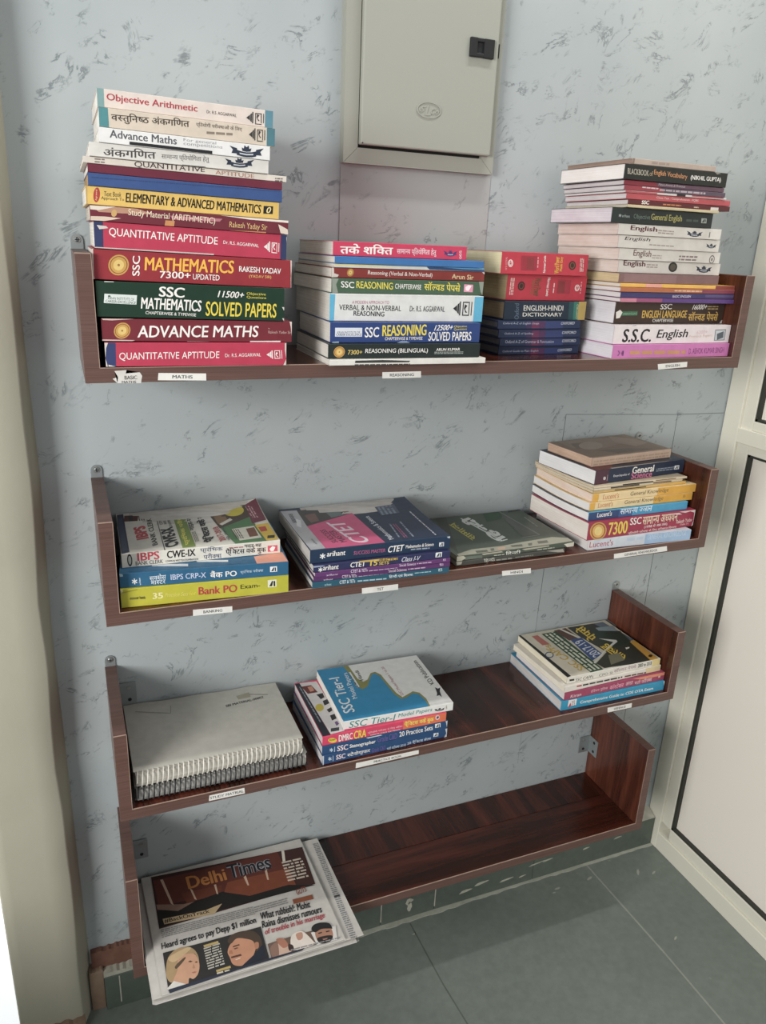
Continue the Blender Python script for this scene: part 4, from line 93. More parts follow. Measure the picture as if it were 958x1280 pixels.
NEWS=[('p','3C1C16',[46.7,-14.7,345.2,-35.7,342.0,-137.4,47.2,-142.1]),('p','5E2618',[49.7,-25.2,293.7,-32.0,298.4,-99.1,179.5,-96.5,52.1,-92.1]),('p','7A3A1C',[183.5,-76.5,303.1,-82.0,306.0,-127.4,225.9,-127.1,165.9,-112.5]),('p','6A3018',[95.0,-73.3,172.2,-79.7,161.0,-110.8,104.7,-110.9]),('p','17130F',[48.7,-100.8,131.8,-100.3,169.0,-96.3,216.1,-123.6,292.0,-122.4,341.2,-140.0,161.0,-137.8,47.6,-139.1]),('p','8A6A5A',[48.0,-85.2,96.0,-101.1,116.3,-101.6,84.2,-113.6,49.0,-97.6]),('p','C8A890',[62.3,-27.5,67.4,-27.9,76.2,-80.4,78.8,-98.3,74.1,-91.9]),('p','C8A890',[112.4,-66.9,116.7,-72.7,120.8,-99.1,117.1,-96.4]),('p','C8A890',[157.3,-74.3,161.5,-74.4,161.0,-99.7,158.3,-97.3]),('p','C8A890',[215.1,-74.6,220.1,-72.0,220.7,-98.4,217.7,-97.3]),('p','C8A890',[257.7,-73.4,262.3,-70.6,259.9,-97.9,256.9,-96.9]),('p','D8D0C0',[302.4,-31.9,307.7,-33.7,302.9,-62.0,297.3,-61.6]),('l','C8B8A8',293.8,-115.8,335.2,-117.4,294.9,-60.0,7),('t','Delhi',110.0,-68.9,184.5,-71.1,108.6,-36.7,'C0782E',3),('t','Times',187.8,-70.8,273.3,-71.4,188.7,-33.8,'9A9AA0',4),('t','Times',187.8,-70.8,273.3,-71.4,188.7,-33.8,'15151C',2),('p','B8A078',[55.4,-122.2,132.1,-128.8,163.6,-124.0,145.8,-143.0,56.7,-135.4]),('t','#BackOnTrack',58.0,-133.3,138.6,-137.8,57.2,-124.1,'2A1E14',2),('l','8A8886',49.4,-163.9,216.0,-169.5,48.9,-144.0,5),('l','8A8886',216.8,-165.9,280.1,-165.8,217.1,-151.3,3),('t','Heard agrees to pay Depp $1 million',46.1,-191.5,214.2,-192.2,46.3,-173.7,'16161A',3),('t','What rubbish!: Mohit',222.6,-185.0,317.5,-188.7,224.5,-168.6,'16161A',3),('t','Raina dismisses rumours',221.7,-203.8,334.4,-206.8,223.5,-187.9,'16161A',3),('t','of trouble in his marriage',222.1,-222.7,335.6,-223.0,223.9,-207.1,'A83A44',3),('t','GUTS',301.0,-152.6,321.5,-150.1,301.7,-138.8,'8A3A24',2),('p','8A4A2A',[289.8,-159.7,328.1,-160.9,328.0,-172.0,289.5,-170.5]),('p','2C2A28',[47.0,-195.3,115.4,-197.5,219.2,-199.1,217.7,-270.2,46.5,-271.9]),('l','B8B4A8',114.9,-255.6,143.3,-254.6,114.6,-208.0,9),('p','B8A060',[115.4,-203.5,141.1,-203.2,141.6,-208.2,116.0,-208.5]),('p','B8A060',[127.2,-260.0,151.7,-259.9,151.7,-264.5,127.3,-264.5]),('l','D0C8B0',127.2,-270.0,148.5,-271.1,127.5,-263.5,1),('p','A88C64',[47.7,-231.0,48.7,-225.5,50.1,-219.2,51.9,-213.1,54.3,-207.9,57.3,-203.7,61.0,-200.3,65.0,-197.5,69.0,-195.7,73.2,-194.8,77.7,-194.8,82.0,-195.5,85.9,-196.4,89.2,-197.7,92.2,-199.3,94.8,-201.4,97.1,-204.1,99.1,-207.4,100.9,-211.4,102.2,-215.6,103.1,-219.8,103.5,-224.9,103.3,-230.7,102.8,-235.2,102.2,-236.8,101.8,-233.5,101.3,-226.8,100.3,-219.6,98.2,-215.1,94.4,-214.1,89.4,-215.0,84.2,-217.2,79.6,-220.0,75.8,-223.5,72.4,-228.1,69.3,-233.1,66.8,-238.0,65.1,-243.4,64.1,-249.3,63.1,-254.6,61.8,-258.2,59.7,-259.9,57.3,-260.1,54.9,-259.4,52.8,-258.2,51.0,-256.4,49.5,-253.9,48.3,-250.9,47.4,-247.5,46.9,-244.0,46.8,-240.1,47.0,-235.8]),('p','C89878',[69.9,-216.4,72.0,-213.9,74.6,-212.5,77.6,-212.0,80.8,-211.7,84.6,-211.6,89.0,-211.9,93.1,-212.8,96.4,-214.4,98.6,-217.1,100.1,-220.5,101.0,-224.3,101.8,-228.0,102.4,-231.6,102.7,-235.2,102.6,-238.8,102.2,-242.5,101.4,-246.4,100.2,-250.5,98.7,-254.3,97.0,-257.4,95.1,-259.8,92.9,-261.7,90.7,-263.0,88.7,-263.7,86.8,-263.1,85.1,-261.4,83.5,-260.0,81.9,-260.1,80.9,-262.8,80.2,-267.2,78.9,-271.5,76.1,-274.3,70.5,-275.0,62.9,-274.7,55.6,-273.4,51.0,-271.5,50.1,-268.6,51.4,-264.8,53.9,-260.5,56.2,-256.2,58.4,-251.9,61.1,-247.3,63.8,-242.6,66.0,-237.7,67.2,-232.2,67.9,-226.2,68.5,-220.7]),('p','5A4030',[85.0,-227.7,88.9,-226.2,93.0,-230.0,88.8,-230.2]),('p','5A4030',[95.4,-232.6,98.4,-231.4,101.3,-234.2,97.9,-234.7]),('p','A86A58',[88.0,-250.2,92.6,-250.2,96.5,-252.2,93.0,-253.7,89.0,-252.8]),('p','B08468',[93.3,-234.1,95.0,-243.8,92.1,-245.0,90.2,-242.1]),('p','C8AA80',[54.7,-208.0,60.1,-205.2,69.0,-202.3,78.5,-200.0,85.6,-198.7,90.0,-198.7,93.0,-199.6,94.2,-201.3,92.9,-203.7,87.6,-207.7,79.2,-213.0,70.4,-217.7,63.8,-220.0,59.3,-218.9,55.6,-215.6,53.8,-211.5]),('p','5A4A38',[63.6,-228.4,66.7,-225.6,71.5,-222.2,76.5,-219.1,80.0,-217.2,81.8,-216.8,82.7,-217.3,82.6,-218.6,81.4,-220.6,78.3,-223.9,73.6,-228.3,68.8,-232.4,65.5,-234.7,63.6,-234.7,62.5,-233.1,62.5,-230.8]),('p','D8D4CC',[44.9,-267.1,57.5,-256.7,76.8,-270.2,71.7,-273.7,47.8,-272.4]),('p','C08868',[158.9,-219.3,161.5,-216.4,164.5,-213.4,168.0,-210.9,171.8,-209.4,176.3,-209.0,181.4,-209.6,186.5,-210.8,190.9,-212.7,194.8,-215.2,198.3,-218.4,201.1,-222.1,202.8,-226.1,203.0,-230.6,202.1,-235.5,200.4,-240.6,198.3,-245.5,195.4,-250.5,191.9,-255.7,188.1,-260.3,184.3,-263.8,180.6,-265.9,176.7,-266.9,172.9,-267.2,169.3,-266.9,165.7,-265.9,162.1,-264.3,159.0,-262.1,156.6,-259.4,155.2,-256.1,154.5,-252.1,154.3,-247.9,153.9,-244.1,153.3,-240.8,152.7,-237.8,152.3,-234.9,152.5,-231.9,153.4,-228.7,154.8,-225.5,156.7,-222.3]),('p','4A3A2E',[157.0,-209.6,158.3,-206.9,160.6,-203.9,163.6,-201.1,167.0,-199.1,170.7,-197.9,175.0,-197.4,179.6,-197.4,184.2,-197.8,189.0,-198.4,194.0,-199.4,198.9,-201.0,203.0,-203.4,206.4,-206.7,209.3,-210.9,211.6,-215.6,213.1,-220.7,213.6,-226.5,213.4,-233.1,212.6,-239.3,211.3,-244.3,209.5,-248.0,206.9,-250.9,204.4,-252.6,202.4,-252.9,201.2,-251.3,200.4,-248.0,199.9,-243.9,199.5,-240.0,199.6,-236.3,200.0,-232.3,200.1,-228.3,199.1,-224.8,196.6,-221.7,193.1,-218.9,189.2,-216.5,185.6,-214.4,182.3,-212.5,179.0,-211.0,175.8,-209.9,172.7,-209.7,169.6,-211.1,166.5,-213.7,163.6,-216.1,161.3,-217.2,159.4,-216.4,157.8,-214.5,156.9,-212.0]),('p','1E2430',[168.9,-268.5,173.9,-265.2,181.6,-260.5,190.0,-255.4,197.0,-251.0,202.2,-246.8,206.6,-242.6,210.1,-239.6,212.7,-238.8,213.9,-241.4,214.0,-246.6,213.5,-252.3,213.2,-256.8,214.2,-259.8,215.7,-262.1,216.0,-264.0,213.0,-265.6,204.8,-266.8,193.0,-267.7,181.1,-268.3,172.7,-268.7,168.5,-269.3,166.6,-269.8,166.8,-269.8]),('p','4A3028',[163.0,-223.2,174.9,-222.7,175.3,-225.3,163.5,-225.8]),('p','6A4638',[163.9,-228.3,169.8,-228.1,172.3,-230.2,165.3,-231.2]),('p','A87050',[155.8,-230.1,160.5,-230.6,160.8,-239.0,153.6,-236.4]),('p','5A382C',[156.1,-243.1,173.3,-243.5,174.4,-247.5,156.3,-246.7]),('p','D8C8B8',[162.1,-251.1,170.9,-250.3,171.0,-252.0,162.7,-253.0]),('p','B07858',[200.9,-229.7,202.5,-228.9,204.5,-228.9,206.5,-229.6,207.6,-230.9,207.7,-233.3,207.1,-236.6,206.1,-239.9,205.0,-242.0,203.6,-242.9,201.9,-243.0,200.3,-242.4,199.3,-241.1,199.1,-238.7,199.3,-235.3,200.0,-231.9]),('p','6A5448',[221.9,-239.7,252.4,-238.6,303.5,-239.6,302.8,-270.2,221.3,-271.5]),('p','C8A894',[237.4,-247.7,240.0,-244.8,243.1,-242.9,246.1,-242.2,248.7,-242.8,250.8,-245.0,252.4,-248.9,253.8,-253.2,254.9,-257.1,256.3,-260.6,257.7,-264.2,258.1,-267.4,256.4,-269.6,251.1,-271.1,243.1,-272.0,235.3,-271.9,230.5,-270.2,229.8,-265.8,231.6,-259.4,234.5,-252.7]),('p','A87058',[238.4,-236.0,240.4,-234.5,244.0,-234.7,247.9,-236.0,251.0,-238.1,253.1,-241.5,254.8,-246.3,255.8,-251.0,255.7,-254.4,254.0,-256.4,251.0,-257.7,247.7,-257.9,245.0,-256.5,242.7,-252.5,240.3,-246.3,238.6,-240.1]),('p','E0D4C8',[264.9,-239.4,268.3,-236.0,273.1,-234.1,278.0,-233.3,282.1,-233.2,284.8,-233.5,286.8,-234.5,288.6,-236.4,290.6,-239.4,293.0,-244.1,295.6,-250.2,297.9,-256.3,299.5,-261.1,301.0,-264.3,302.4,-266.5,302.4,-268.1,299.6,-269.1,291.8,-269.9,280.5,-270.5,269.4,-269.9,262.0,-267.5,259.6,-261.9,260.1,-253.8,262.2,-245.6]),('p','B88A74',[274.8,-236.8,277.1,-235.6,280.6,-235.3,284.0,-235.9,286.1,-237.1,286.5,-239.6,286.0,-243.1,284.9,-246.7,283.5,-249.2,281.6,-250.6,279.1,-251.4,276.7,-251.4,275.0,-250.4,274.1,-247.8,273.7,-243.7,273.9,-239.6]),('p','8A6A5A',[224.5,-249.1,227.6,-245.5,232.0,-242.5,236.2,-241.0,238.8,-242.2,239.1,-247.8,238.0,-256.7,236.1,-265.6,234.1,-271.5,231.6,-273.7,228.5,-273.8,225.6,-272.4,223.7,-270.0,222.8,-265.9,222.6,-259.9,223.1,-253.8]),('p','3A2A24',[256.0,-253.3,257.5,-252.9,259.6,-253.8,261.6,-255.3,263.0,-257.0,263.5,-259.2,263.6,-262.0,263.2,-264.6,262.4,-266.4,260.7,-267.2,258.3,-267.5,256.0,-267.1,254.5,-265.9,254.1,-263.2,254.3,-259.4,255.0,-255.6]),('p','D8D4CE',[300.9,-243.1,347.8,-244.2,341.1,-273.1,303.8,-271.8]),('p','A87860',[309.2,-243.0,311.6,-241.2,314.7,-240.3,318.2,-239.9,321.7,-239.9,325.5,-240.1,329.7,-240.6,333.6,-241.6,336.4,-243.3,337.9,-246.0,338.6,-249.5,338.6,-253.2,338.3,-256.6,337.7,-259.8,336.7,-262.9,335.3,-265.7,333.5,-267.9,331.1,-269.4,328.2,-270.4,325.1,-270.9,322.0,-271.1,318.8,-271.2,315.4,-271.1,312.2,-270.4,309.8,-269.1,308.3,-267.0,307.3,-264.2,306.9,-260.9,306.7,-257.6,306.7,-253.9,307.0,-249.8,307.8,-245.9]),('p','1C1C1E',[304.0,-236.1,305.0,-233.8,306.9,-231.5,309.4,-229.5,312.2,-228.2,315.7,-227.7,319.8,-227.8,324.0,-228.4,327.7,-229.3,331.1,-230.4,334.2,-231.9,336.9,-233.7,338.9,-235.9,340.0,-238.8,340.5,-242.4,340.5,-245.7,340.2,-247.8,339.7,-248.4,338.8,-248.0,337.5,-247.0,335.5,-246.1,332.5,-245.1,328.7,-243.9,324.7,-242.7,321.0,-242.2,317.5,-242.7,314.1,-244.0,311.0,-245.2,308.5,-245.2,306.5,-243.8,305.0,-241.3,304.1,-238.5]),('p','2A2220',[307.9,-258.7,310.7,-257.6,314.9,-257.4,319.6,-257.7,323.7,-258.2,327.2,-258.8,330.7,-259.7,333.6,-260.9,335.3,-262.4,335.6,-264.4,334.8,-266.8,333.2,-269.1,331.5,-270.9,329.4,-272.0,326.9,-272.8,324.1,-273.2,321.3,-273.3,318.3,-273.2,315.1,-272.7,312.1,-271.9,309.9,-270.4,308.3,-267.8,307.2,-264.4,307.0,-261.0]),('p','A87868',[316.4,-263.0,326.4,-264.1,323.6,-266.2,317.6,-265.8]),('p','2A1E1A',[312.8,-248.0,320.1,-248.2,319.9,-250.6,313.1,-250.6]),('p','2A1E1A',[327.0,-249.4,334.2,-250.1,333.4,-252.3,327.2,-252.0]),('p','2A3040',[46.8,-269.9,218.0,-269.1,281.5,-269.8,275.4,-273.5,163.2,-273.1,48.0,-277.7]),('l','8A8A8C',256.9,-268.0,347.4,-273.0,257.2,-263.3,1)]
NEWS2=[('l','7E7E80',366.8,-275.2,378.3,-275.7,369.9,-28.8,52),('p','3A3A3C',[368.6,-173.0,379.9,-172.8,379.6,-177.0,368.4,-177.1])]
STICK=[(0,'MATHS',[89.5,2.1,152.5,0.2,152.5,9.6,90.7,11.6]),(0,'REASONING',[408.4,-3.0,470.9,-3.1,470.3,6.3,408.0,6.2]),(0,'ENGLISH',[917.9,0.2,979.9,3.5,978.9,12.5,915.1,9.5]),(1,'BANKING',[120.4,-343.9,178.1,-346.2,178.3,-336.6,120.7,-334.1]),(1,'TET',[385.8,-345.1,448.6,-346.3,448.1,-336.2,385.4,-335.2]),(1,'HINDI',[643.8,-346.7,701.6,-349.0,700.0,-339.3,642.2,-337.7]),(1,'GENERAL KNOWLEDGE',[878.7,-342.7,1001.4,-341.4,998.7,-331.1,877.1,-333.2]),(2,'DEFENCE',[926.5,-684.8,986.0,-685.6,985.1,-675.2,924.6,-673.7]),(2,'PRACTICE BOOK',[387.9,-683.8,509.2,-683.0,508.7,-674.8,388.4,-673.4]),(2,'STUDY MATRIAL',[133.4,-683.9,192.5,-684.5,191.9,-673.5,134.5,-673.5])]
TORN=[36.1,15.2,51.0,16.1,49.8,11.8,67.3,13.0,70.0,8.2,68.0,-1.2,38.9,-0.5,33.3,5.3,40.0,7.6]
# ------------------------------------------------------------------ camera, world, lights, exposure
cam_d = bpy.data.cameras.new('camera'); cam = bpy.data.objects.new('camera', cam_d); COL.objects.link(cam)
cam.location = CAM; cam.rotation_euler = Euler(ROT, 'XYZ')
cam_d.sensor_fit = 'VERTICAL'; cam_d.sensor_height = 36.0; cam_d.lens = FOC * 36.0 / 1280.0
cam_d.clip_start = 0.02; cam_d.clip_end = 50
SC.camera = cam
world = bpy.data.worlds.new('world'); SC.world = world; world.use_nodes = True
wbg = world.node_tree.nodes['Background']
wbg.inputs[0].default_value = (0.96, 0.98, 1.0, 1); wbg.inputs[1].default_value = 0.47
def area(name, loc, target, sx, sy, power, col):
    d = bpy.data.lights.new(name, 'AREA'); d.shape = 'RECTANGLE'; d.size = sx; d.size_y = sy
    d.energy = power; d.color = col
    o = bpy.data.objects.new(name, d); COL.objects.link(o); o.location = loc
    o.rotation_euler = (Vector(target) - Vector(loc)).to_track_quat('-Z', 'Y').to_euler()
    return o
area('left_window_daylight', (-2.2, -2.05, 0.45), (0.75, -0.15, -0.35), 1.3, 1.1, 100, (1.0, 0.985, 0.955))
area('ceiling_tube_light', (0.85, -0.48, 1.65), (0.85, -0.41, -1.3), 0.9, 0.08, 15, (1.0, 0.99, 0.96))
SC.view_settings.view_transform = 'Standard'; SC.view_settings.look = 'None'
SC.view_settings.gamma = 1.0; SC.view_settings.use_curve_mapping = False
SC.view_settings.exposure = 0.0
# ------------------------------------------------------------------ materials
def lin(h):
    o = []
    for i in (0, 2, 4):
        c = int(h[i:i+2], 16) / 255.0
        o.append(c / 12.92 if c <= 0.04045 else ((c + 0.055) / 1.055) ** 2.4)
    return (*o, 1.0)
MATS = {}
def mat_base(name, rough=0.5, metal=0.0, spec=0.4):
    m = bpy.data.materials.new(name); m.use_nodes = True
    b = m.node_tree.nodes['Principled BSDF']
    b.inputs['Roughness'].default_value = rough; b.inputs['Metallic'].default_value = metal
    b.inputs['Specular IOR Level'].default_value = spec
    return m, m.node_tree.nodes, m.node_tree.links, b
def coords(N, L, scale=(1, 1, 1), rot=(0, 0, 0), kind='Object'):
    tc = N.new('ShaderNodeTexCoord'); mp = N.new('ShaderNodeMapping')
    mp.inputs['Scale'].default_value = scale; mp.inputs['Rotation'].default_value = rot
    L.new(tc.outputs[kind], mp.inputs['Vector']); return mp.outputs['Vector']
def noise(N, L, vec, scale, detail=4, rough=0.55, dist=0.0):
    n = N.new('ShaderNodeTexNoise'); n.inputs['Scale'].default_value = scale; n.inputs['Detail'].default_value = detail
    n.inputs['Roughness'].default_value = rough; n.inputs['Distortion'].default_value = dist
    L.new(vec, n.inputs['Vector']); return n.outputs['Fac']
def ramp(N, L, fac, *stops):
    r = N.new('ShaderNodeValToRGB'); e = r.color_ramp.elements
    while len(e) < len(stops): e.new(0.5)
    for k, (p, c) in enumerate(stops):
        e[k].position = p; e[k].color = lin(c) if isinstance(c, str) else (c, c, c, 1)
    L.new(fac, r.inputs['Fac']); return r.outputs['Color']
def mix(N, L, fac, a, b, mode='MIX'):
    m = N.new('ShaderNodeMix'); m.data_type = 'RGBA'; m.blend_type = mode
    for s, v in ((0, fac), (6, a), (7, b)):
        if isinstance(v, (int, float)): m.inputs[s].default_value = v
        elif isinstance(v, str): m.inputs[s].default_value = lin(v)
        else: L.new(v, m.inputs[s])
    return m.outputs[2]
def bump(N, L, b, h, strength, dist=0.002):
    n = N.new('ShaderNodeBump'); n.inputs['Strength'].default_value = strength; n.inputs['Distance'].default_value = dist
    L.new(h, n.inputs['Height']); L.new(n.outputs['Normal'], b.inputs['Normal'])
def paint(h, rough=0.42, plain=False):         # printed paper or plain paint with a faint uneven tone
    k = (h, rough, plain)
    if k not in MATS:
        m, N, L, b = mat_base('print_' + h.lower(), rough, 0, 0.3)
        c = tuple(v * 0.955 + 0.010 for v in lin(h)[:3])  # slight haze put into the colour: blacks lifted, contrast lowered
        if plain: b.inputs['Base Color'].default_value = (*c, 1)
        else:
            f = noise(N, L, coords(N, L), 60, 3)
            r_ = N.new('ShaderNodeMapRange'); L.new(f, r_.inputs[0]); r_.inputs[1].default_value = 0.3; r_.inputs[2].default_value = 0.7; r_.inputs[3].default_value = 0.93; r_.inputs[4].default_value = 1.05
            h_ = N.new('ShaderNodeHueSaturation'); h_.inputs['Color'].default_value = (*c, 1); h_.inputs['Saturation'].default_value = 0.94; L.new(r_.outputs[0], h_.inputs['Value'])
            L.new(h_.outputs[0], b.inputs['Base Color'])
        MATS[k] = m
    return MATS[k]
def pages(h):                                  # edges of many sheets lying flat
    k = ('pages', h)
    if k not in MATS:
        m, N, L, b = mat_base('page_edges_' + h.lower(), 0.8, 0, 0.15)
        f = noise(N, L, coords(N, L, (3, 3, 900)), 1.0, 2)
        f2 = noise(N, L, coords(N, L, (8, 8, 20)), 3.0, 3)
        c = mix(N, L, 0.22, h, ramp(N, L, f, (0.3, 0.0), (0.7, 1.0)), 'OVERLAY')
        c = mix(N, L, 0.12, c, ramp(N, L, f2, (0.3, 0.0), (0.7, 1.0)), 'OVERLAY')
        L.new(c, b.inputs['Base Color']); MATS[k] = m
    return MATS[k]
def wood(name, scale, cols, rough=0.22):
    m, N, L, b = mat_base(name, rough, 0, 0.5)
    v = coords(N, L, scale)
    f = noise(N, L, v, 1.0, 5, 0.6, 0.6)
    c = ramp(N, L, f, (0.28, cols[0]), (0.45, cols[1]), (0.58, cols[2]), (0.75, cols[3]))
    g = noise(N, L, coords(N, L, tuple(s * 6 for s in scale)), 1.0, 3)
    c = mix(N, L, 0.25, c, ramp(N, L, g, (0.3, 0.1), (0.7, 0.9)), 'OVERLAY')
    L.new(c, b.inputs['Base Color']); return m
DK = ('1B0D0A', '34180F', '4A2218', '5E2D20')
W_CROSS = wood('walnut_laminate_cross_grain', (26, 2.2, 2.2), DK)
W_LONG = wood('walnut_laminate_long_grain', (2.0, 26, 26), DK)
W_SIDE = wood('walnut_laminate_upright_grain', (10, 26, 2.2), ('2C1711', '4C291E', '633628', '754634'), 0.25)
W_EDGE = wood('brown_edge_band', (1.5, 30, 140), ('5C433B', '60463E', '634942', '674D45'), 0.45)
def marble(name, base, light, vein):
    m, N, L, b = mat_base(name, 0.32, 0, 0.4)
    v = coords(N, L)
    cl = noise(N, L, v, 3.0, 4)
    c = ramp(N, L, cl, (0.3, base), (0.7, light))
    def streak(ang, sc):
        r1 = coords(N, L, (1, 1, 1), (0, math.radians(ang), 0)); mp = N.new('ShaderNodeMapping'); mp.inputs['Scale'].default_value = sc
        L.new(r1, mp.inputs['Vector']); return mp.outputs['Vector']
    def math_(op, x, y=None):
        q = N.new('ShaderNodeMath'); q.operation = op
        for k_, v_ in enumerate((x, y)):
            if v_ is None: continue
            if isinstance(v_, (int, float)): q.inputs[k_].default_value = v_
            else: L.new(v_, q.inputs[k_])
        return q.outputs[0]
    def twigs(ang, sc_, width, seed, lo, hi, msc):
        n_ = noise(N, L, streak(ang, sc_), 1.0, 9, 0.66, 1.6)
        ridge = math_('ABSOLUTE', math_('SUBTRACT', n_, 0.5 + seed))
        ln_ = ramp(N, L, ridge, (0.0, 1.0), (width * 0.4, 0.85), (width, 0.0))
        mk_ = ramp(N, L, noise(N, L, streak(ang + 8, msc), 1.0, 3, 0.6, 0.8), (lo, 0.0), (hi, 1.0))
        return math_('MULTIPLY', ln_, mk_)
    t1 = twigs(38, (9, 9, 17), 0.026, 0.03, 0.535, 0.65, (15, 15, 22))
    t2 = twigs(8, (12, 12, 22), 0.022, -0.04, 0.57, 0.68, (16, 16, 24))
    n3 = noise(N, L, streak(34, (13, 13, 34)), 1.0, 9, 0.74, 1.4)
    t3 = math_('MULTIPLY', ramp(N, L, n3, (0.60, 0.0), (0.70, 0.8)), ramp(N, L, noise(N, L, coords(N, L), 9.0, 2), (0.50, 0.0), (0.62, 1.0)))
    al = math_('MAXIMUM', math_('MAXIMUM', t1, t2), t3)
    class _o: pass
    sc = _o(); sc.outputs = [math_('MULTIPLY', al, 0.70)]
    c = mix(N, L, sc.outputs[0], c, vein)
    L.new(c, b.inputs['Base Color']); return m
M_WALL = marble('blue_grey_marble_panel', 'A2AAAC', 'AEB5B6', '565E63')
M_PATCH = marble('warm_grey_marble_panel', 'A2A6A5', 'ABADAB', '595D60')
def plaster(name, a, b_, rough=0.8, sc=6):
    m, N, L, b = mat_base(name, rough, 0, 0.2)
    f = noise(N, L, coords(N, L), sc, 5)
    L.new(ramp(N, L, f, (0.3, a), (0.7, b_)), b.inputs['Base Color'])
    bump(N, L, b, noise(N, L, coords(N, L), 90, 4), 0.15); return m
M_CREAM = plaster('cream_painted_plaster', 'A6A393', 'AEAB9B', 0.6, 4)
M_BROWN = plaster('red_brown_raw_plaster', '62443A', '805E50', 0.9, 22)
M_TAN = plaster('tan_raw_plaster', '7E6858', '94806E', 0.9, 22)
M_MORTAR = plaster('pale_mortar', '96968A', 'B6B4A6', 0.9, 30)
def stone(name, a, b_, c_):
    m, N, L, b = mat_base(name, 0.42, 0, 0.4)
    f = noise(N, L, coords(N, L), 3, 3, 0.5); g = noise(N, L, coords(N, L), 60, 3)
    c = ramp(N, L, f, (0.2, a), (0.5, b_), (0.8, c_))
    c = mix(N, L, 0.12, c, ramp(N, L, g, (0.3, 0.15), (0.7, 0.85)), 'OVERLAY')
    sp = ramp(N, L, noise(N, L, coords(N, L), 34, 2), (0.74, 0.0), (0.78, 0.5))
    c = mix(N, L, sp, c, '9AA096')
    L.new(c, b.inputs['Base Color']); return m
M_STONE = stone('green_slate_skirting', '4A544C', '565F57', '616A61')
M_FLOOR = stone('green_slate_floor', '68706A', '727A73', '7B837C')
M_ALU = paint('DEDBCC', 0.34, True)
M_PANEL = paint('F0E9DE', 0.25, True)
M_GASKET = paint('2E3028', 0.6)
M_STEEL = paint('A0A298', 0.42, True)
M_STEEL2 = paint('9C9D93', 0.42, True)
m, N, L, b = mat_base('zinc_bracket', 0.4, 0.55); b.inputs['Base Color'].default_value = lin('9CA3A4'); M_ZINC = m
m, N, L, b = mat_base('steel_screw', 0.3, 0.9); b.inputs['Base Color'].default_value = lin('B8B8B4'); M_SCREW = m
m, N, L, b = mat_base('daylight', 0.5); b.inputs['Emission Color'].default_value = (0.95, 0.98, 1, 1); b.inputs['Emission Strength'].default_value = 0.80; M_DAY = m
M_WHITE = paint('E8E6E0', 0.6); M_BLACK = paint('1C1D1F', 0.45)
# ------------------------------------------------------------------ mesh helpers
class MB:
    """collects faces with materials into one mesh object"""
    def __init__(s): s.v = []; s.f = []; s.m = []; s.mats = []
    def mi(s, m):
        if m not in s.mats: s.mats.append(m)
        return s.mats.index(m)
    def add(s, vs, fs, m):
        o = len(s.v); s.v += [tuple(x) for x in vs]; k = s.mi(m)
        for f in fs: s.f.append([i + o for i in f]); s.m.append(k)
    def box(s, x0, y0, z0, x1, y1, z1, m, bev=0.0, M=None, seg=2):
        bm = bmesh.new(); bmesh.ops.create_cube(bm, size=1)
        bmesh.ops.scale(bm, vec=(x1 - x0, y1 - y0, z1 - z0), verts=bm.verts)
        bmesh.ops.translate(bm, vec=((x0 + x1) / 2, (y0 + y1) / 2, (z0 + z1) / 2), verts=bm.verts)
        if bev: bmesh.ops.bevel(bm, geom=bm.edges[:], offset=bev, segments=seg, affect='EDGES', profile=0.5)
        if M is not None: bm.transform(M)
        bm.verts.index_update()
        s.add([v.co[:] for v in bm.verts], [[v.index for v in f.verts] for f in bm.faces], m); bm.free()
    def cyl(s, c, axis, r, h, m, n=20, r2=None):
        a = Vector(axis).normalized(); u = a.orthogonal().normalized(); w = a.cross(u); c = Vector(c); r2 = r if r2 is None else r2
        vs = []
        for t, R in ((0, r), (h, r2)):
            for k in range(n):
                q = 2 * math.pi * k / n; vs.append(c + a * t + (u * math.cos(q) + w * math.sin(q)) * R)
        s.add(vs, [[k, (k + 1) % n, n + (k + 1) % n, n + k] for k in range(n)] + [list(range(n))[::-1], list(range(n, 2 * n))], m)
    def prism(s, pts, d, m):                  # polygon (3D points) pushed along vector d
        n = len(pts); P = [Vector(p) for p in pts]; d = Vector(d)
        s.add(P + [p + d for p in P], [list(range(n)), list(range(n, 2 * n))[::-1]] + [[k, n + k, n + (k + 1) % n, (k + 1) % n] for k in range(n)], m)
    def tube(s, path, r, m, n=6):
        P = [Vector(p) for p in path]; vs = []; fs = []
        for i, p in enumerate(P):
            t = (P[min(i + 1, len(P) - 1)] - P[max(i - 1, 0)]).normalized(); u = t.cross(Vector((1, 0.13, 0.07))).normalized(); w = t.cross(u)
            for k in range(n):
                q = 2 * math.pi * k / n; vs.append(p + (u * math.cos(q) + w * math.sin(q)) * r)
        for i in range(len(P) - 1):
            for k in range(n): fs.append([i * n + k, i * n + (k + 1) % n, (i + 1) * n + (k + 1) % n, (i + 1) * n + k])
        s.add(vs, fs, m)
    def build(s, name, parent=None, smooth=False, M=None):
        me = bpy.data.meshes.new(name); me.from_pydata(s.v, [], s.f)
        for mm in s.mats: me.materials.append(mm)
        for p, k in zip(me.polygons, s.m): p.material_index = k; p.use_smooth = smooth
        bm = bmesh.new(); bm.from_mesh(me); bmesh.ops.recalc_face_normals(bm, faces=bm.faces[:]); bm.to_mesh(me); bm.free()
        me.update()
        o = bpy.data.objects.new(name, me); COL.objects.link(o)
        if M is not None: o.matrix_world = M
        if parent: o.parent = parent
        return o
def empty(name, label, cat, M, group=None):
    o = bpy.data.objects.new(name, None); COL.objects.link(o); o.empty_display_size = 0.02
    o.matrix_world = M; o['label'] = label; o['category'] = cat
    if group: o['group'] = group
    return o
def structure(o, label=None):
    o['kind'] = 'structure'
    if label: o['label'] = label; o['category'] = 'room'
    return o
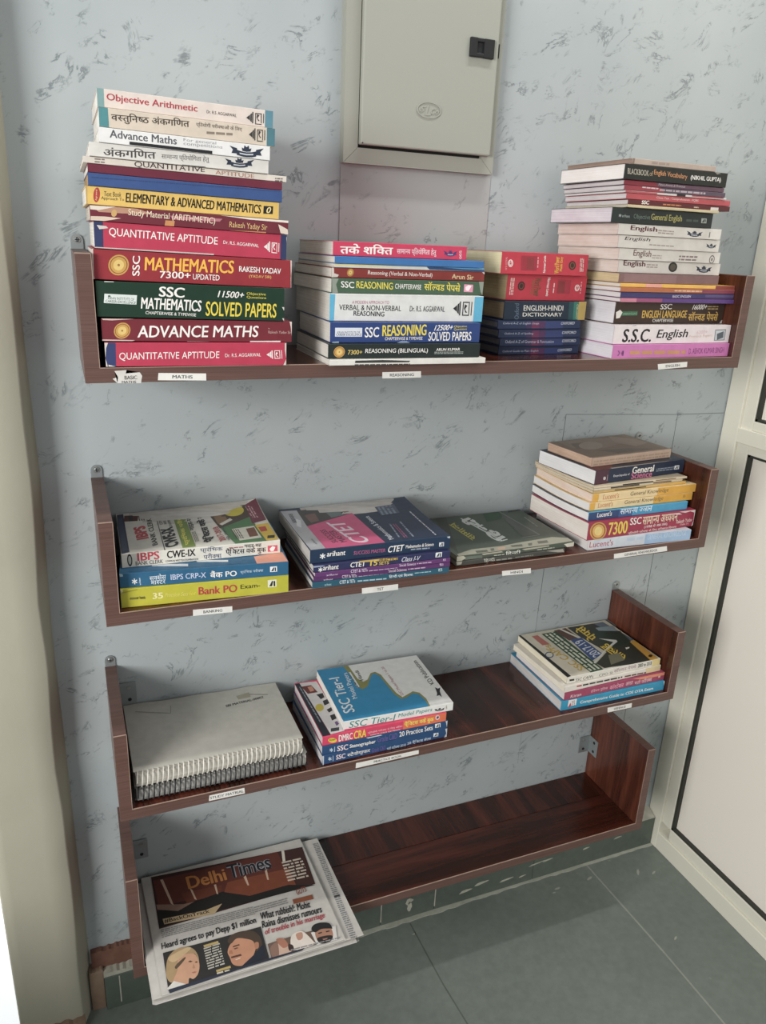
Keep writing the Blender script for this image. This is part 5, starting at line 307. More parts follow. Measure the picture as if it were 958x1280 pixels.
# ------------------------------------------------------------------ lettering
TXT = {}
BOLD = {0: (), 1: ((0.007, 0), (-0.007, 0)), 2: ((0.017, 0), (-0.017, 0), (0, 0.008), (0, -0.008)), 3: ((0.028, 0.006), (-0.028, -0.006), (0.014, 0), (-0.014, 0), (0, 0.012), (0, -0.012)), 4: ((0.05, 0.03), (-0.05, -0.03), (-0.05, 0.03), (0.05, -0.03), (0.05, 0), (-0.05, 0), (0, 0.04), (0, -0.04))}
def raw_text(s, bold):
    if s not in TXT:
        c = bpy.data.curves.new('lettering', 'FONT'); c.body = s; c.resolution_u = 3; c.fill_mode = 'FRONT'
        o = bpy.data.objects.new('lettering', c); COL.objects.link(o)
        dg = bpy.context.evaluated_depsgraph_get(); me = bpy.data.meshes.new_from_object(o.evaluated_get(dg))
        TXT[s] = ([(v.co.x, v.co.y) for v in me.vertices], [list(p.vertices) for p in me.polygons])
        bpy.data.objects.remove(o); bpy.data.curves.remove(c); bpy.data.meshes.remove(me)
    vs, fs = TXT[s]
    V = [(x, y, 0) for x, y in vs]; Fc = list(fs)
    for n_, (dx, dy) in enumerate(BOLD[bold]):      # heavier weights: overprinted a hair apart
        o = len(V); V += [(x + dx, y + dy, n_ + 1) for x, y in vs]; Fc += [[i + o for i in f] for f in fs]
    return V, Fc
def clip_right(vs, fs, x):
    bm = bmesh.new(); V = [bm.verts.new((a, b, c * 1e-3)) for a, b, c in vs]
    for f in fs:
        try: bm.faces.new([V[i] for i in f])
        except ValueError: pass
    bmesh.ops.bisect_plane(bm, geom=bm.verts[:] + bm.edges[:] + bm.faces[:], plane_co=(x, 0, 0), plane_no=(1, 0, 0), clear_outer=True)
    bm.verts.index_update(); r = ([(v.co.x, v.co.y, round(v.co.z * 1e3)) for v in bm.verts], [[v.index for v in f.verts] for f in bm.faces]); bm.free(); return r
def text_shape(s, bold):
    """outline of a word scaled to the unit square; '~' marks a half consonant"""
    if '~' not in s: vs, fs = raw_text(s, bold)
    else:
        vs = []; fs = []; x = 0.0
        for tok in re.findall(r'[^~](?=~)~|(?:(?![^~]~).)+', s):
            half = tok.endswith('~'); body = tok.rstrip('~')
            a, f = raw_text(body.strip() or '-', bold)
            if not a or not body.strip(): x += 0.25; continue
            lead = 0.25 * (len(body) - len(body.lstrip())); trail = 0.25 * (len(body) - len(body.rstrip()))
            mx = max(p[0] for p in a)
            if half:
                cut = mx * 0.70; a, f = clip_right(a, f, cut); adv = cut
            else:
                adv = mx
                if body.endswith('\u093f'):
                    pre = raw_text(body[:-1].strip(), bold)[0] if body[:-1].strip() else []
                    adv = (max(p[0] for p in pre) if pre else 0) + 0.26
            o = len(vs); vs = vs + [(p[0] + x + lead, p[1], p[2]) for p in a]; fs = fs + [[i + o for i in q] for q in f]
            x += lead + adv + trail
    if not vs: return [], []
    x0 = min(p[0] for p in vs); x1 = max(p[0] for p in vs); y0 = min(p[1] for p in vs); y1 = max(p[1] for p in vs)
    return [((p[0] - x0) / max(x1 - x0, 1e-6), (p[1] - y0) / max(y1 - y0, 1e-6), p[2] * 2.5e-6) for p in vs], fs
def apply_art(mb, ops, surf, lift=0.00012, rough=0.42, grid=0.0):
    """prints marks on a surface; surf(a, b, h) -> 3D point, a/b in metres"""
    rnd = random.Random(5)
    for n, o in enumerate(ops):
        h = lift + n * 0.00002; K = o[0]
        if K == 'p':
            pts = [(o[2][i] / 1000, o[2][i + 1] / 1000) for i in range(0, len(o[2]), 2)]
            bm = bmesh.new(); f = bm.faces.new([bm.verts.new((a, b, 0)) for a, b in pts])
            bmesh.ops.triangulate(bm, faces=[f])
            if grid:
                for ax in (0, 1):
                    lo = min(p[ax] for p in pts); hi = max(p[ax] for p in pts); g_ = (int(lo / grid) + 1) * grid
                    while g_ < hi:
                        bmesh.ops.bisect_plane(bm, geom=bm.verts[:] + bm.edges[:] + bm.faces[:], plane_co=(g_, g_, 0), plane_no=(1 - ax, ax, 0)); g_ += grid
            bm.verts.index_update()
            mb.add([surf(v.co.x, v.co.y, h) for v in bm.verts], [[v.index for v in q.verts] for q in bm.faces], paint(o[1], rough)); bm.free()
        elif K == 'e':
            c = o[2:8]; N_ = 28
            mb.add([surf((c[0] + c[2] * math.cos(t) + c[4] * math.sin(t)) / 1000, (c[1] + c[3] * math.cos(t) + c[5] * math.sin(t)) / 1000, h) for t in [2 * math.pi * k / N_ for k in range(N_)]], [list(range(N_))], paint(o[1], rough))
        elif K == 't':
            x0, y0, x1, y1, x2, y2 = [v / 1000 for v in o[2:8]]
            vs, fs = text_shape(o[1], o[9])
            mb.add([surf(x0 + u * (x1 - x0) + w * (x2 - x0), y0 + u * (y1 - y0) + w * (y2 - y0), h + c) for u, w, c in vs], fs, paint(o[8], rough))
        elif K == 'l':
            x0, y0, x1, y1, x2, y2 = [v / 1000 for v in o[2:8]]; rows = o[8]
            ln = math.hypot(x1 - x0, y1 - y0); hh = math.hypot(x2 - x0, y2 - y0) / rows
            for r_ in range(rows):
                w0 = (r_ + 0.22) / rows; w1 = (r_ + 0.74) / rows; u = 0.0
                while u < 1:
                    du = min(rnd.uniform(0.6, 2.6) * hh / max(ln, 1e-6), 1 - u)
                    q = [(u, w0), (u + du, w0), (u + du, w1), (u, w1)]
                    mb.add([surf(x0 + a * (x1 - x0) + c * (x2 - x0), y0 + a * (y1 - y0) + c * (y2 - y0), h) for a, c in q], [[0, 1, 2, 3]], paint(o[1], rough))
                    u += du + 0.35 * hh / max(ln, 1e-6)
# ------------------------------------------------------------------ the room
FZ = -1.2893; XD = 1.3102
mb = MB(); mb.box(-0.40, 0.0, FZ - 0.05, XD + 0.10, 0.12, 1.10, M_WALL); structure(mb.build('wall_back'))
mb = MB(); mb.box(-1.2, -3.2, FZ - 0.06, 2.2, 0.12, FZ, M_FLOOR); structure(mb.build('floor'))
# panel seams of the back wall
SE = paint('6E7678', 0.7); SE2 = paint('8E979A', 0.6)
def seam(x0, z0, x1, z1, w=0.0011, m=None):
    d = Vector((x1 - x0, 0, z1 - z0)); n = Vector((-d.z, 0, d.x)).normalized() * w / 2
    k = MB(); k.prism([Vector((x0, 0.001, z0)) - n, Vector((x1, 0.001, z1)) - n, Vector((x1, 0.001, z1)) + n, Vector((x0, 0.001, z0)) + n], (0, -0.0014, 0), m or SE)
    return k
i = 1
for s in ((0.8945, -0.1220, 1.180, -0.1337), (1.180, -0.1337, 1.309, -0.1355), (0.8945, -0.122, 0.884, -0.56), (1.180, -0.1337, 1.1785, -0.60)):
    structure(seam(*s).build('trim_%d' % i)); i += 1
structure(seam(0.884, -0.56, 0.878, -0.95, 0.0008, SE2).build('trim_%d' % i)); i += 1
structure(seam(1.1785, -0.60, 1.172, -1.19, 0.0008, SE).build('trim_%d' % i)); i += 1
mb = MB(); mb.box(0.4085, -0.0016, 0.06, 0.680, 0.001, 0.32, M_PATCH, 0.0005); structure(mb.build('trim_%d' % i)); i += 1
# green stone skirting, mortar chamfer, raw plaster strip at its left
mb = MB(); x = -0.056
for x1 in (0.165, 0.535, 0.671, 0.94, XD - 0.001):
    mb.box(x + 0.0006, -0.030, FZ, x1 - 0.0006, 0.0, -1.2040, M_STONE, 0.0012); x = x1
structure(mb.build('baseboard_back'))
mb = MB()
for x in (-0.0275, 0.535, 0.671): mb.box(x - 0.0012, -0.0306, FZ + 0.012, x + 0.0012, -0.0294, -1.208, M_MORTAR)
structure(mb.build('trim_%d' % i)); i += 1
rnd = random.Random(3)
def ragged(x0, x1, y, z0, z1, m, name, depth, jag=0.004, n=26):
    k = MB(); top = []; bot = []
    for j in range(n + 1):
        xx = x0 + (x1 - x0) * j / n
        top.append((xx, y, z1 + rnd.uniform(-jag, jag))); bot.append((xx, y, z0))
    k.prism(bot + top[::-1], (0, depth, 0), m); return structure(k.build(name))
k = MB()
k.prism([(0.02, 0.0, -1.190), (0.02, -0.030, -1.2045), (0.02, 0.0, -1.2045)], (XD - 0.022, 0, 0), M_MORTAR); structure(k.build('trim_%d' % i)); i += 1
ragged(-0.076, 0.05, -0.012, -1.21, -1.152, M_BROWN, 'trim_%d' % i, 0.013, 0.002); i += 1
ragged(-0.056, 0.03, -0.0285, -1.2045, -1.196, M_MORTAR, 'trim_%d' % i, 0.02, 0.003, 14); i += 1
ragged(-0.082, -0.0565, -0.022, FZ, -1.19, M_TAN, 'trim_%d' % i, 0.023, 0.003, 8); i += 1
# mortar line and scuffs where the skirting meets the floor
k = MB(); pts = []
for j in range(61):
    xx = 0.30 + 1.01 * j / 60; pts.append((xx, -0.030 - 0.0055 - rnd.uniform(0, 0.004) - (0.004 if 0.3 < xx < 0.75 else 0), FZ + 0.0004))
k.prism([(1.31, -0.028, FZ + 0.0004), (0.30, -0.028, FZ + 0.0004)] + pts, (0, 0, 0.0012), plaster('dusty_joint', '9A9E92', 'B2B4A8', 0.9, 40)); structure(k.build('trim_%d' % i)); i += 1
k = MB()
for a, z, ln, hh in ((0.735, -1.262, 0.035, 0.006), (0.775, -1.252, 0.04, 0.005), (0.845, -1.265, 0.04, 0.004), (0.90, -1.268, 0.02, 0.003), (0.925, -1.243, 0.05, 0.003), (0.965, -1.241, 0.03, 0.004), (1.085, -1.240, 0.02, 0.003), (1.18, -1.236, 0.025, 0.003), (0.60, -1.255, 0.012, 0.022), (0.595, -1.24, 0.02, 0.012)):
    k.prism([(a + ln * t, -0.0302, z + hh * s_ * rnd.uniform(0.5, 1.0) + t * ln * 0.12) for t, s_ in ((0, -.5), (.25, -1), (.6, -.8), (1, -.2), (.9, .3), (.5, .9), (.2, .8))], (0, -0.0005, 0), M_MORTAR)
structure(k.build('trim_%d' % i)); i += 1
# floor joints
def fjoint(pts, w, m):
    k = MB(); k.prism([(x - w / 2, y, FZ) for x, y in pts] + [(x + w / 2, y, FZ) for x, y in pts[::-1]], (0, 0, 0.0004), m); return k
J1 = paint('8E928A', 0.8)
structure(fjoint([(1.100, -0.036), (1.1085, -0.31), (1.109, -0.9), (1.11, -2.6)], 0.0042, J1).build('trim_%d' % i)); i += 1
structure(fjoint([(0.602, -0.046), (0.6055, -0.21), (0.613, -0.31), (0.63, -2.6)], 0.003, paint('5C625A', 0.8)).build('trim_%d' % i)); i += 1
k = MB()
for (x, y, a, ln) in ((1.16, -0.29, 0.5, 0.007), (1.21, -0.10, 0.9, 0.011), (0.985, -0.075, 0, 0.008), (0.97, -0.083, 0, 0.005), (1.08, -0.075, 0.3, 0.01), (0.60, -0.075, 0.2, 0.006), (1.247, -0.115, .4, .008), (0.66, -0.37, 1, .006)):
    k.prism([(x + (u * math.cos(a) - w * math.sin(a)) * ln, y + (u * math.sin(a) + w * math.cos(a)) * ln, FZ) for u, w in ((-1, 0), (-.3, .3), (.6, .25), (1, -.1), (.2, -.3), (-.6, -.2))], (0, 0, 0.0004), paint('9DA096', 0.9))
structure(k.build('trim_%d' % i)); i += 1
# left pilaster of cream plaster: wavy arris, thin return to the back wall
mb = MB(); n = 60; z0, z1 = FZ, 1.10
fe = [(-1.29, -0.0985), (-1.08, -0.0955), (-0.93, -0.091), (-0.77, -0.0925), (-0.70, -0.0955), (-0.48, -0.0895), (-0.38, -0.0912), (-0.29, -0.0862), (-0.18, -0.083), (0.06, -0.0812), (0.4, -0.079), (1.1, -0.077)]
be = [(-1.29, -0.078), (-0.9, -0.0795), (-0.65, -0.079), (-0.465, -0.0805), (-0.186, -0.0722), (0.036, -0.0738), (0.338, -0.069), (1.1, -0.066)]
def itp(T_, z):
    for (a, p), (b_, q) in zip(T_, T_[1:]):
        if a <= z <= b_: return p + (q - p) * (z - a) / (b_ - a)
    return T_[0][1] if z < T_[0][0] else T_[-1][1]
vs = []; fs = []
for j in range(n + 1):
    z = z0 + (z1 - z0) * j / n; f_ = itp(fe, z) + 0.0008 * math.sin(z * 23); b_ = itp(be, z)
    vs += [(-0.2095, 0.06, z), (-0.2095, -0.044, z), (-0.2060, -0.0495, z), (-0.19, -0.0515 - 0.001 * math.sin(z * 9), z), (-0.13, -0.0495 - 0.0012 * math.sin(z * 7 + 1), z), (f_ - 0.004, -0.0505, z), (f_, -0.047, z), (b_, 0.002, z)]
for j in range(n):
    for a in range(7): fs.append([j * 8 + a, j * 8 + a + 1, j * 8 + a + 9, j * 8 + a + 8])
mb.add(vs, fs, M_CREAM); structure(mb.build('wall_left', smooth=True))
ragged(-0.185, -0.096, -0.058, FZ, -1.262, M_TAN, 'trim_%d' % i, 0.012, 0.004, 12); i += 1
mb = MB(); mb.box(-0.72, -3.2, FZ, -0.60, -0.06, -0.76, M_CREAM, 0.004); structure(mb.build('wall_window_sill'))
# daylit opening beyond the pilaster
mb = MB(); mb.box(-0.75, -0.03, FZ, -0.2105, -0.02, 1.1, M_DAY); structure(mb.build('window_1'))
# right: cream aluminium partition door, frame members and panels
door = bpy.data.objects.new('door_1', None); COL.objects.link(door); door['kind'] = 'structure'; door.location = (XD, 0, FZ)
DM = Matrix.Translation((-XD, 0, -FZ))
YA, YB, YC, YD = -0.002, -0.046, -0.078, -1.02       # wall side, step, gasket line, far stile
def dpart(k, name):
    o = k.build(name); o.parent = door; o.matrix_local = DM.copy(); return o
k = MB(); k.box(XD, YB, FZ, XD + 0.05, YA, 1.1, M_ALU, 0.0015); k.box(XD + 0.006, YC + 0.001, FZ + 0.082, XD + 0.05, YB, 1.1, M_ALU, 0.0015); dpart(k, 'frame_stile')
k = MB(); k.box(XD, -1.10, FZ, XD + 0.05, -1.02, 1.1, M_ALU, 0.0015); dpart(k, 'frame_stile')
k = MB(); k.box(XD + 0.0005, YD, FZ, XD + 0.05, YB + 0.0005, FZ + 0.050, M_ALU, 0.0015); k.box(XD + 0.006, YD, FZ + 0.05, XD + 0.05, YC + 0.0008, FZ + 0.083, M_ALU, 0.0015); dpart(k, 'bottom_rail')
k = MB(); k.box(XD + 0.0005, YD, -0.190, XD + 0.05, YB + 0.0005, -0.158, M_ALU, 0.0015); k.box(XD + 0.006, YD, -0.210, XD + 0.05, YC + 0.0008, -0.19, M_ALU, 0.0015); k.box(XD + 0.006, YD, -0.158, XD + 0.05, YC + 0.0008, -0.138, M_ALU, 0.0015); dpart(k, 'middle_rail')
for za, zb in ((FZ + 0.083, -0.210), (-0.138, 1.1)):
    k = MB(); k.box(XD + 0.020, YD, za, XD + 0.03, YC, zb, M_PANEL); pn = dpart(k, 'panel')
    k = MB(); g = 0.0055
    k.box(XD + 0.009, YC - g, za, XD + 0.022, YC + 0.001, zb, M_GASKET); k.box(XD + 0.009, YD, za - 0.001, XD + 0.022, YC, za + g, M_GASKET)
    if zb < 1: k.box(XD + 0.009, YD, zb - g, XD + 0.022, YC, zb + 0.001, M_GASKET)
    dpart(k, 'rubber_gasket')
# ------------------------------------------------------------------ electrical distribution box
T0 = Matrix.Translation
bx = empty('electrical_box', 'grey steel electrical distribution box with black latch mounted on the wall above the shelves', 'electrical box', T0((0.54, 0, 0.30)))
BM = T0((-0.54, 0, -0.30))
def bpart(k, name, parent=bx, smooth=False):
    o = k.build(name, None, smooth); o.parent = parent
    o.matrix_local = BM.copy() if parent is bx else Matrix.Identity(4); return o
XL, XR, ZB, ZT_ = 0.407, 0.673, 0.3005, 0.66; fw = 0.0235
k = MB(); yf = -0.018
def rail(a, b_, c, d_):
    k.prism([(p[0], yf, p[1]) for p in (a, b_, c, d_)], (0, 0.019, 0), M_STEEL2)
rail((XL, ZB), (XL + fw, ZB + fw), (XL + fw, ZT_ - fw), (XL, ZT_))
rail((XL + 0.0006, ZB), (XR - 0.0006, ZB), (XR - fw, ZB + fw - .0006), (XL + fw, ZB + fw - .0006))
rail((XR, ZB), (XR, ZT_), (XR - fw, ZT_ - fw), (XR - fw, ZB + fw))
rail((XL, ZT_), (XR, ZT_), (XR - fw, ZT_ - fw), (XL + fw, ZT_ - fw))
k.box(XL + fw, -0.010, ZB + fw, XR - fw, -0.002, ZT_ - fw, paint('24241F', 0.7))
k.box(XR - 0.0075, yf - 0.0004, 0.472, XR - 0.0055, yf + 0.004, 0.492, M_BLACK)
bpart(k, 'box_frame')
k = MB(); k.box(XL + fw + 0.001, -0.028, ZB + fw + 0.0035, 0.6605, -0.016, ZT_ - fw - 0.002, M_STEEL, 0.0022); dr = bpart(k, 'box_door')
dr.matrix_local = BM.copy()
def dpt(k, name, smooth=False):
    o = k.build(name, None, smooth); o.parent = dr; return o
k = MB()                                               # black slide latch with a sunk thumb grip
for q in ((0.608, 0.620), (0.632, 0.6505)):
    k.box(q[0], -0.0335, 0.4665, q[1], -0.0275, 0.4935, M_BLACK, 0.0012)
k.box(0.6195, -0.0333, 0.4668, 0.6325, -0.0275, 0.4725, M_BLACK, 0.0012); k.box(0.6195, -0.0333, 0.4875, 0.6325, -0.0275, 0.4932, M_BLACK, 0.0012)
k.box(0.6195, -0.0300, 0.4722, 0.6325, -0.0276, 0.4878, paint('15191B', 0.35)); dpt(k, 'latch')
k = MB()                                               # embossed oval emblem with script letters
c0 = (0.5445, 0.385); ring = []
for a, b_ in ((0.0215, 0.0118), (0.0195, 0.0102)):
    ring.append([(c0[0] + a * math.cos(2 * math.pi * j / 40), c0[1] + b_ * math.sin(2 * math.pi * j / 40)) for j in range(40)])
for j in range(40):
    j2 = (j + 1) % 40; a, b_, c, d_ = ring[0][j], ring[0][j2], ring[1][j2], ring[1][j]
    k.prism([(p[0], -0.0283, p[1]) for p in (a, b_, c, d_)], (0, -0.0009, 0), M_STEEL)
def emboss(s, x0, x1, za, zb, sh):
    vs, fs = text_shape(s, 2)
    P = [(x0 + u * (x1 - x0) + w * sh, -0.0290 - c, za + w * (zb - za)) for u, w, c in vs]
    k.add(P, fs, M_STEEL); o = len(P)
    ed = {}
    for f in fs:
        for a, b_ in zip(f, f[1:] + f[:1]): ed[(min(a, b_), max(a, b_))] = ed.get((min(a, b_), max(a, b_)), 0) + 1
    k.add(P + [(p[0], -0.0279, p[2]) for p in P], [[a, b_, b_ + o, a + o] for (a, b_), n_ in ed.items() if n_ == 1], M_STEEL)
emboss('S', 0.5275, 0.5355, 0.3815, 0.3895, 0.004); emboss('L', 0.5375, 0.5475, 0.3775, 0.3920, 0.004); emboss('Co', 0.5465, 0.5605, 0.3800, 0.3880, 0.003)
dpt(k, 'embossed_emblem')
k = MB(); k.cyl((0.4345, -0.0281, 0.3295), (0, -1, 0), 0.0011, 0.0006, M_BLACK, 10); dpt(k, 'rivet')
# ------------------------------------------------------------------ wall shelves
SL = ['long brown wooden wall shelf at the top, holding four tall stacks of books',
      'second brown wooden wall shelf from the top, holding banking to general knowledge books',
      'third brown wooden wall shelf from the top, holding spiral notebooks and practice books',
      'lowest brown wooden wall shelf, holding only newspapers and otherwise empty']
shelves = []
for si, (sx, sz, sD, sL, sH) in enumerate(SHELVES):
    root = empty('wall_shelf', SL[si], 'shelf', T0((sx, 0, sz)), 'wooden wall shelves'); shelves.append(root)
    def sp(k, name, parent=root, smooth=False):
        o = k.build(name, None, smooth); o.parent = parent; return o
    e = 0.0008
    k = MB()
    if si == 3:
        ys = -sD * 0.44
        k.box(BT, ys + 0.0004, 0, sL - BT, -0.0015, BT, W_CROSS, 0.0004); k.box(BT, -sD + 0.0012, 0, sL - BT, ys - 0.0004, BT - 0.0006, W_LONG, 0.0005)
    else:
        k.box(BT, -sD + 0.0012, 0, sL - BT, -0.0015, BT, W_CROSS, 0.0004)
    bb = sp(k, 'bottom_board')
    k = MB(); k.box(0.0, -sD, 0.0, sL, -sD + 0.0012, BT, W_EDGE, 0.0003); sp(k, 'front_edge_band', bb)
    k = MB(); k.box(BT, -sD - 0.0001, BT - 0.0003, sL - BT, -sD + 0.0016, BT + 0.0005, paint('A88C7C', 0.5)); sp(k, 'worn_edge_line', bb)
    for sd in (0, 1):
        x0 = 0.0 if sd == 0 else sL - BT; x1 = x0 + BT
        k = MB(); k.box(x0 + 0.0003, -sD + 0.0012, 0.0002, x1 - 0.0003, -0.0015, sH - 0.001, W_SIDE, 0.0003); sdp = sp(k, 'side_panel')
        k = MB(); k.box(x0, -sD, BT if True else 0, x1, -sD + 0.0012, sH, W_EDGE, 0.0003); k.box(x0, -sD, sH - 0.001, x1, -0.0015, sH, W_EDGE, 0.0003); sp(k, 'edge_band', sdp)
        xi = x1 - 0.0006 if sd == 0 else x0
        k = MB(); k.box(xi, -sD - 0.0001, BT, xi + 0.0008, -sD + 0.0010, sH, paint('A88C7C', 0.5)); k.box(x0, -sD - 0.0001, sH - 0.0008, x1, -sD + 0.0010, sH + 0.0004, paint('A88C7C', 0.5)); sp(k, 'worn_edge_line', sdp)
        if not (si == 3):                              # hanging eye plate screwed to the wall over the panel's back end
            xc = (x0 + x1) / 2; zc = sH + 0.012; R = 0.0085
            arc = [(xc + R * math.cos(t), -0.0005, zc + R * math.sin(t)) for t in [math.pi * j / 14 for j in range(15)]]
            k = MB(); k.prism([(xc - R, -0.0005, sH - 0.012), (xc + R, -0.0005, sH - 0.012)] + arc, (0, -0.0018, 0), M_ZINC); hp = sp(k, 'hanging_plate')
            k = MB(); k.cyl((xc, -0.0022, zc + 0.001), (0, -1, 0), 0.0052, 0.0010, M_SCREW, 18); k.cyl((xc, -0.0030, zc + 0.001), (0, -1, 0), 0.0040, 0.0016, M_ZINC, 18, 0.0022)
            k.box(xc - 0.003, -0.0050, zc + 0.0004, xc + 0.003, -0.0046, zc + 0.0016, M_BLACK); k.box(xc - 0.0006, -0.0050, zc - 0.002, xc + 0.0006, -0.0046, zc + 0.004, M_BLACK); sp(k, 'screw', hp)
    brk = {2: ((0, 0.098), (1, 0.062)), 3: ((0, 0.107), (1, 0.105))}.get(si, ())
    for sd, zc in brk:                                 # angle bracket between wall and side panel
        xi = BT if sd == 0 else sL - BT; s_ = 1 if sd == 0 else -1
        k = MB(); w0, w1 = sorted((xi, xi + s_ * 0.030)); k.box(w0, -0.0035, zc - 0.022, w1, -0.0018, zc + 0.022, M_ZINC, 0.0004)
        p0, p1 = sorted((xi, xi + s_ * 0.0018)); k.box(p0, -0.034, zc - 0.022, p1, -0.0018, zc + 0.022, M_ZINC, 0.0004); br = sp(k, 'angle_bracket')
        k = MB()
        for dz in (-0.012, 0.012):
            k.cyl((xi + s_ * 0.018, -0.0034, zc + dz), (0, -1, 0), 0.0032, 0.0012, M_SCREW if dz > 0 else M_BLACK, 14)
            k.cyl((xi + s_ * 0.0018, -0.021, zc + dz), (s_, 0, 0), 0.0036, 0.0006, M_BLACK, 14)
        sp(k, 'screw', br)
for (si, txt, P) in STICK:
    sx, sz, sD, sL, sH = SHELVES[si]; y = -sD
    Q = [(P[j] / 1000 - sx, P[j + 1] / 1000 - sz) for j in range(0, 8, 2)]
    k = MB(); k.prism([(a, y - 0.0002, c) for a, c in Q], (0, -0.0003, 0), M_WHITE)
    def sf(u, w, h=0):
        a = [Q[0][t] + (Q[1][t] - Q[0][t]) * u for t in (0, 1)]; c = [Q[3][t] + (Q[2][t] - Q[3][t]) * u for t in (0, 1)]
        return (a[0] + (c[0] - a[0]) * w, y - 0.0007 - h, a[1] + (c[1] - a[1]) * w)
    vs, fs = text_shape(txt, 1); wd = {5: .42, 7: .48, 9: .62, 3: .18}.get(len(txt), 0.66)
    if txt == 'GENERAL KNOWLEDGE': wd = 0.62
    if txt == 'PRACTICE BOOK': wd = 0.44
    if txt == 'STUDY MATRIAL': wd = 0.94
    k.add([sf(0.5 + (u - 0.5) * wd, 0.27 + 0.46 * w, c) for u, w, c in vs], fs, paint('2A2A2C', 0.7))
    o = k.build('label_sticker'); o.parent = shelves[si]; o['label'] = 'white sticker printed ' + txt
k = MB(); sx, sz, sD, sL, sH = SHELVES[0]
TP = [(TORN[j] / 1000 - sx, -sD - 0.0003, TORN[j + 1] / 1000 - sz) for j in range(0, len(TORN), 2)]
bm = bmesh.new(); f = bm.faces.new([bm.verts.new(p) for p in TP]); bmesh.ops.triangulate(bm, faces=[f]); bm.verts.index_update()
k.add([v.co[:] for v in bm.verts], [[v.index for v in q.verts] for q in bm.faces], paint('D6D2CC', 0.7)); bm.free()
for s, x0, x1, z0, z1 in (('BASIC', 0.40, 0.82, 0.30, 0.58), ('MATHS', 0.30, 0.78, 0.02, 0.20)):
    xa = min(p[0] for p in TP); xb = max(p[0] for p in TP); za = min(p[2] for p in TP); zb = max(p[2] for p in TP)
    vs, fs = text_shape(s, 1); k.add([(xa + (xb - xa) * (x0 + u * (x1 - x0)), -sD - 0.0006 - c, za + (zb - za) * (z0 + w * (z1 - z0))) for u, w, c in vs], fs, paint('4A4644', 0.7))
o = k.build('torn_sticker'); o.parent = shelves[0]; o['label'] = 'torn white sticker remnant'
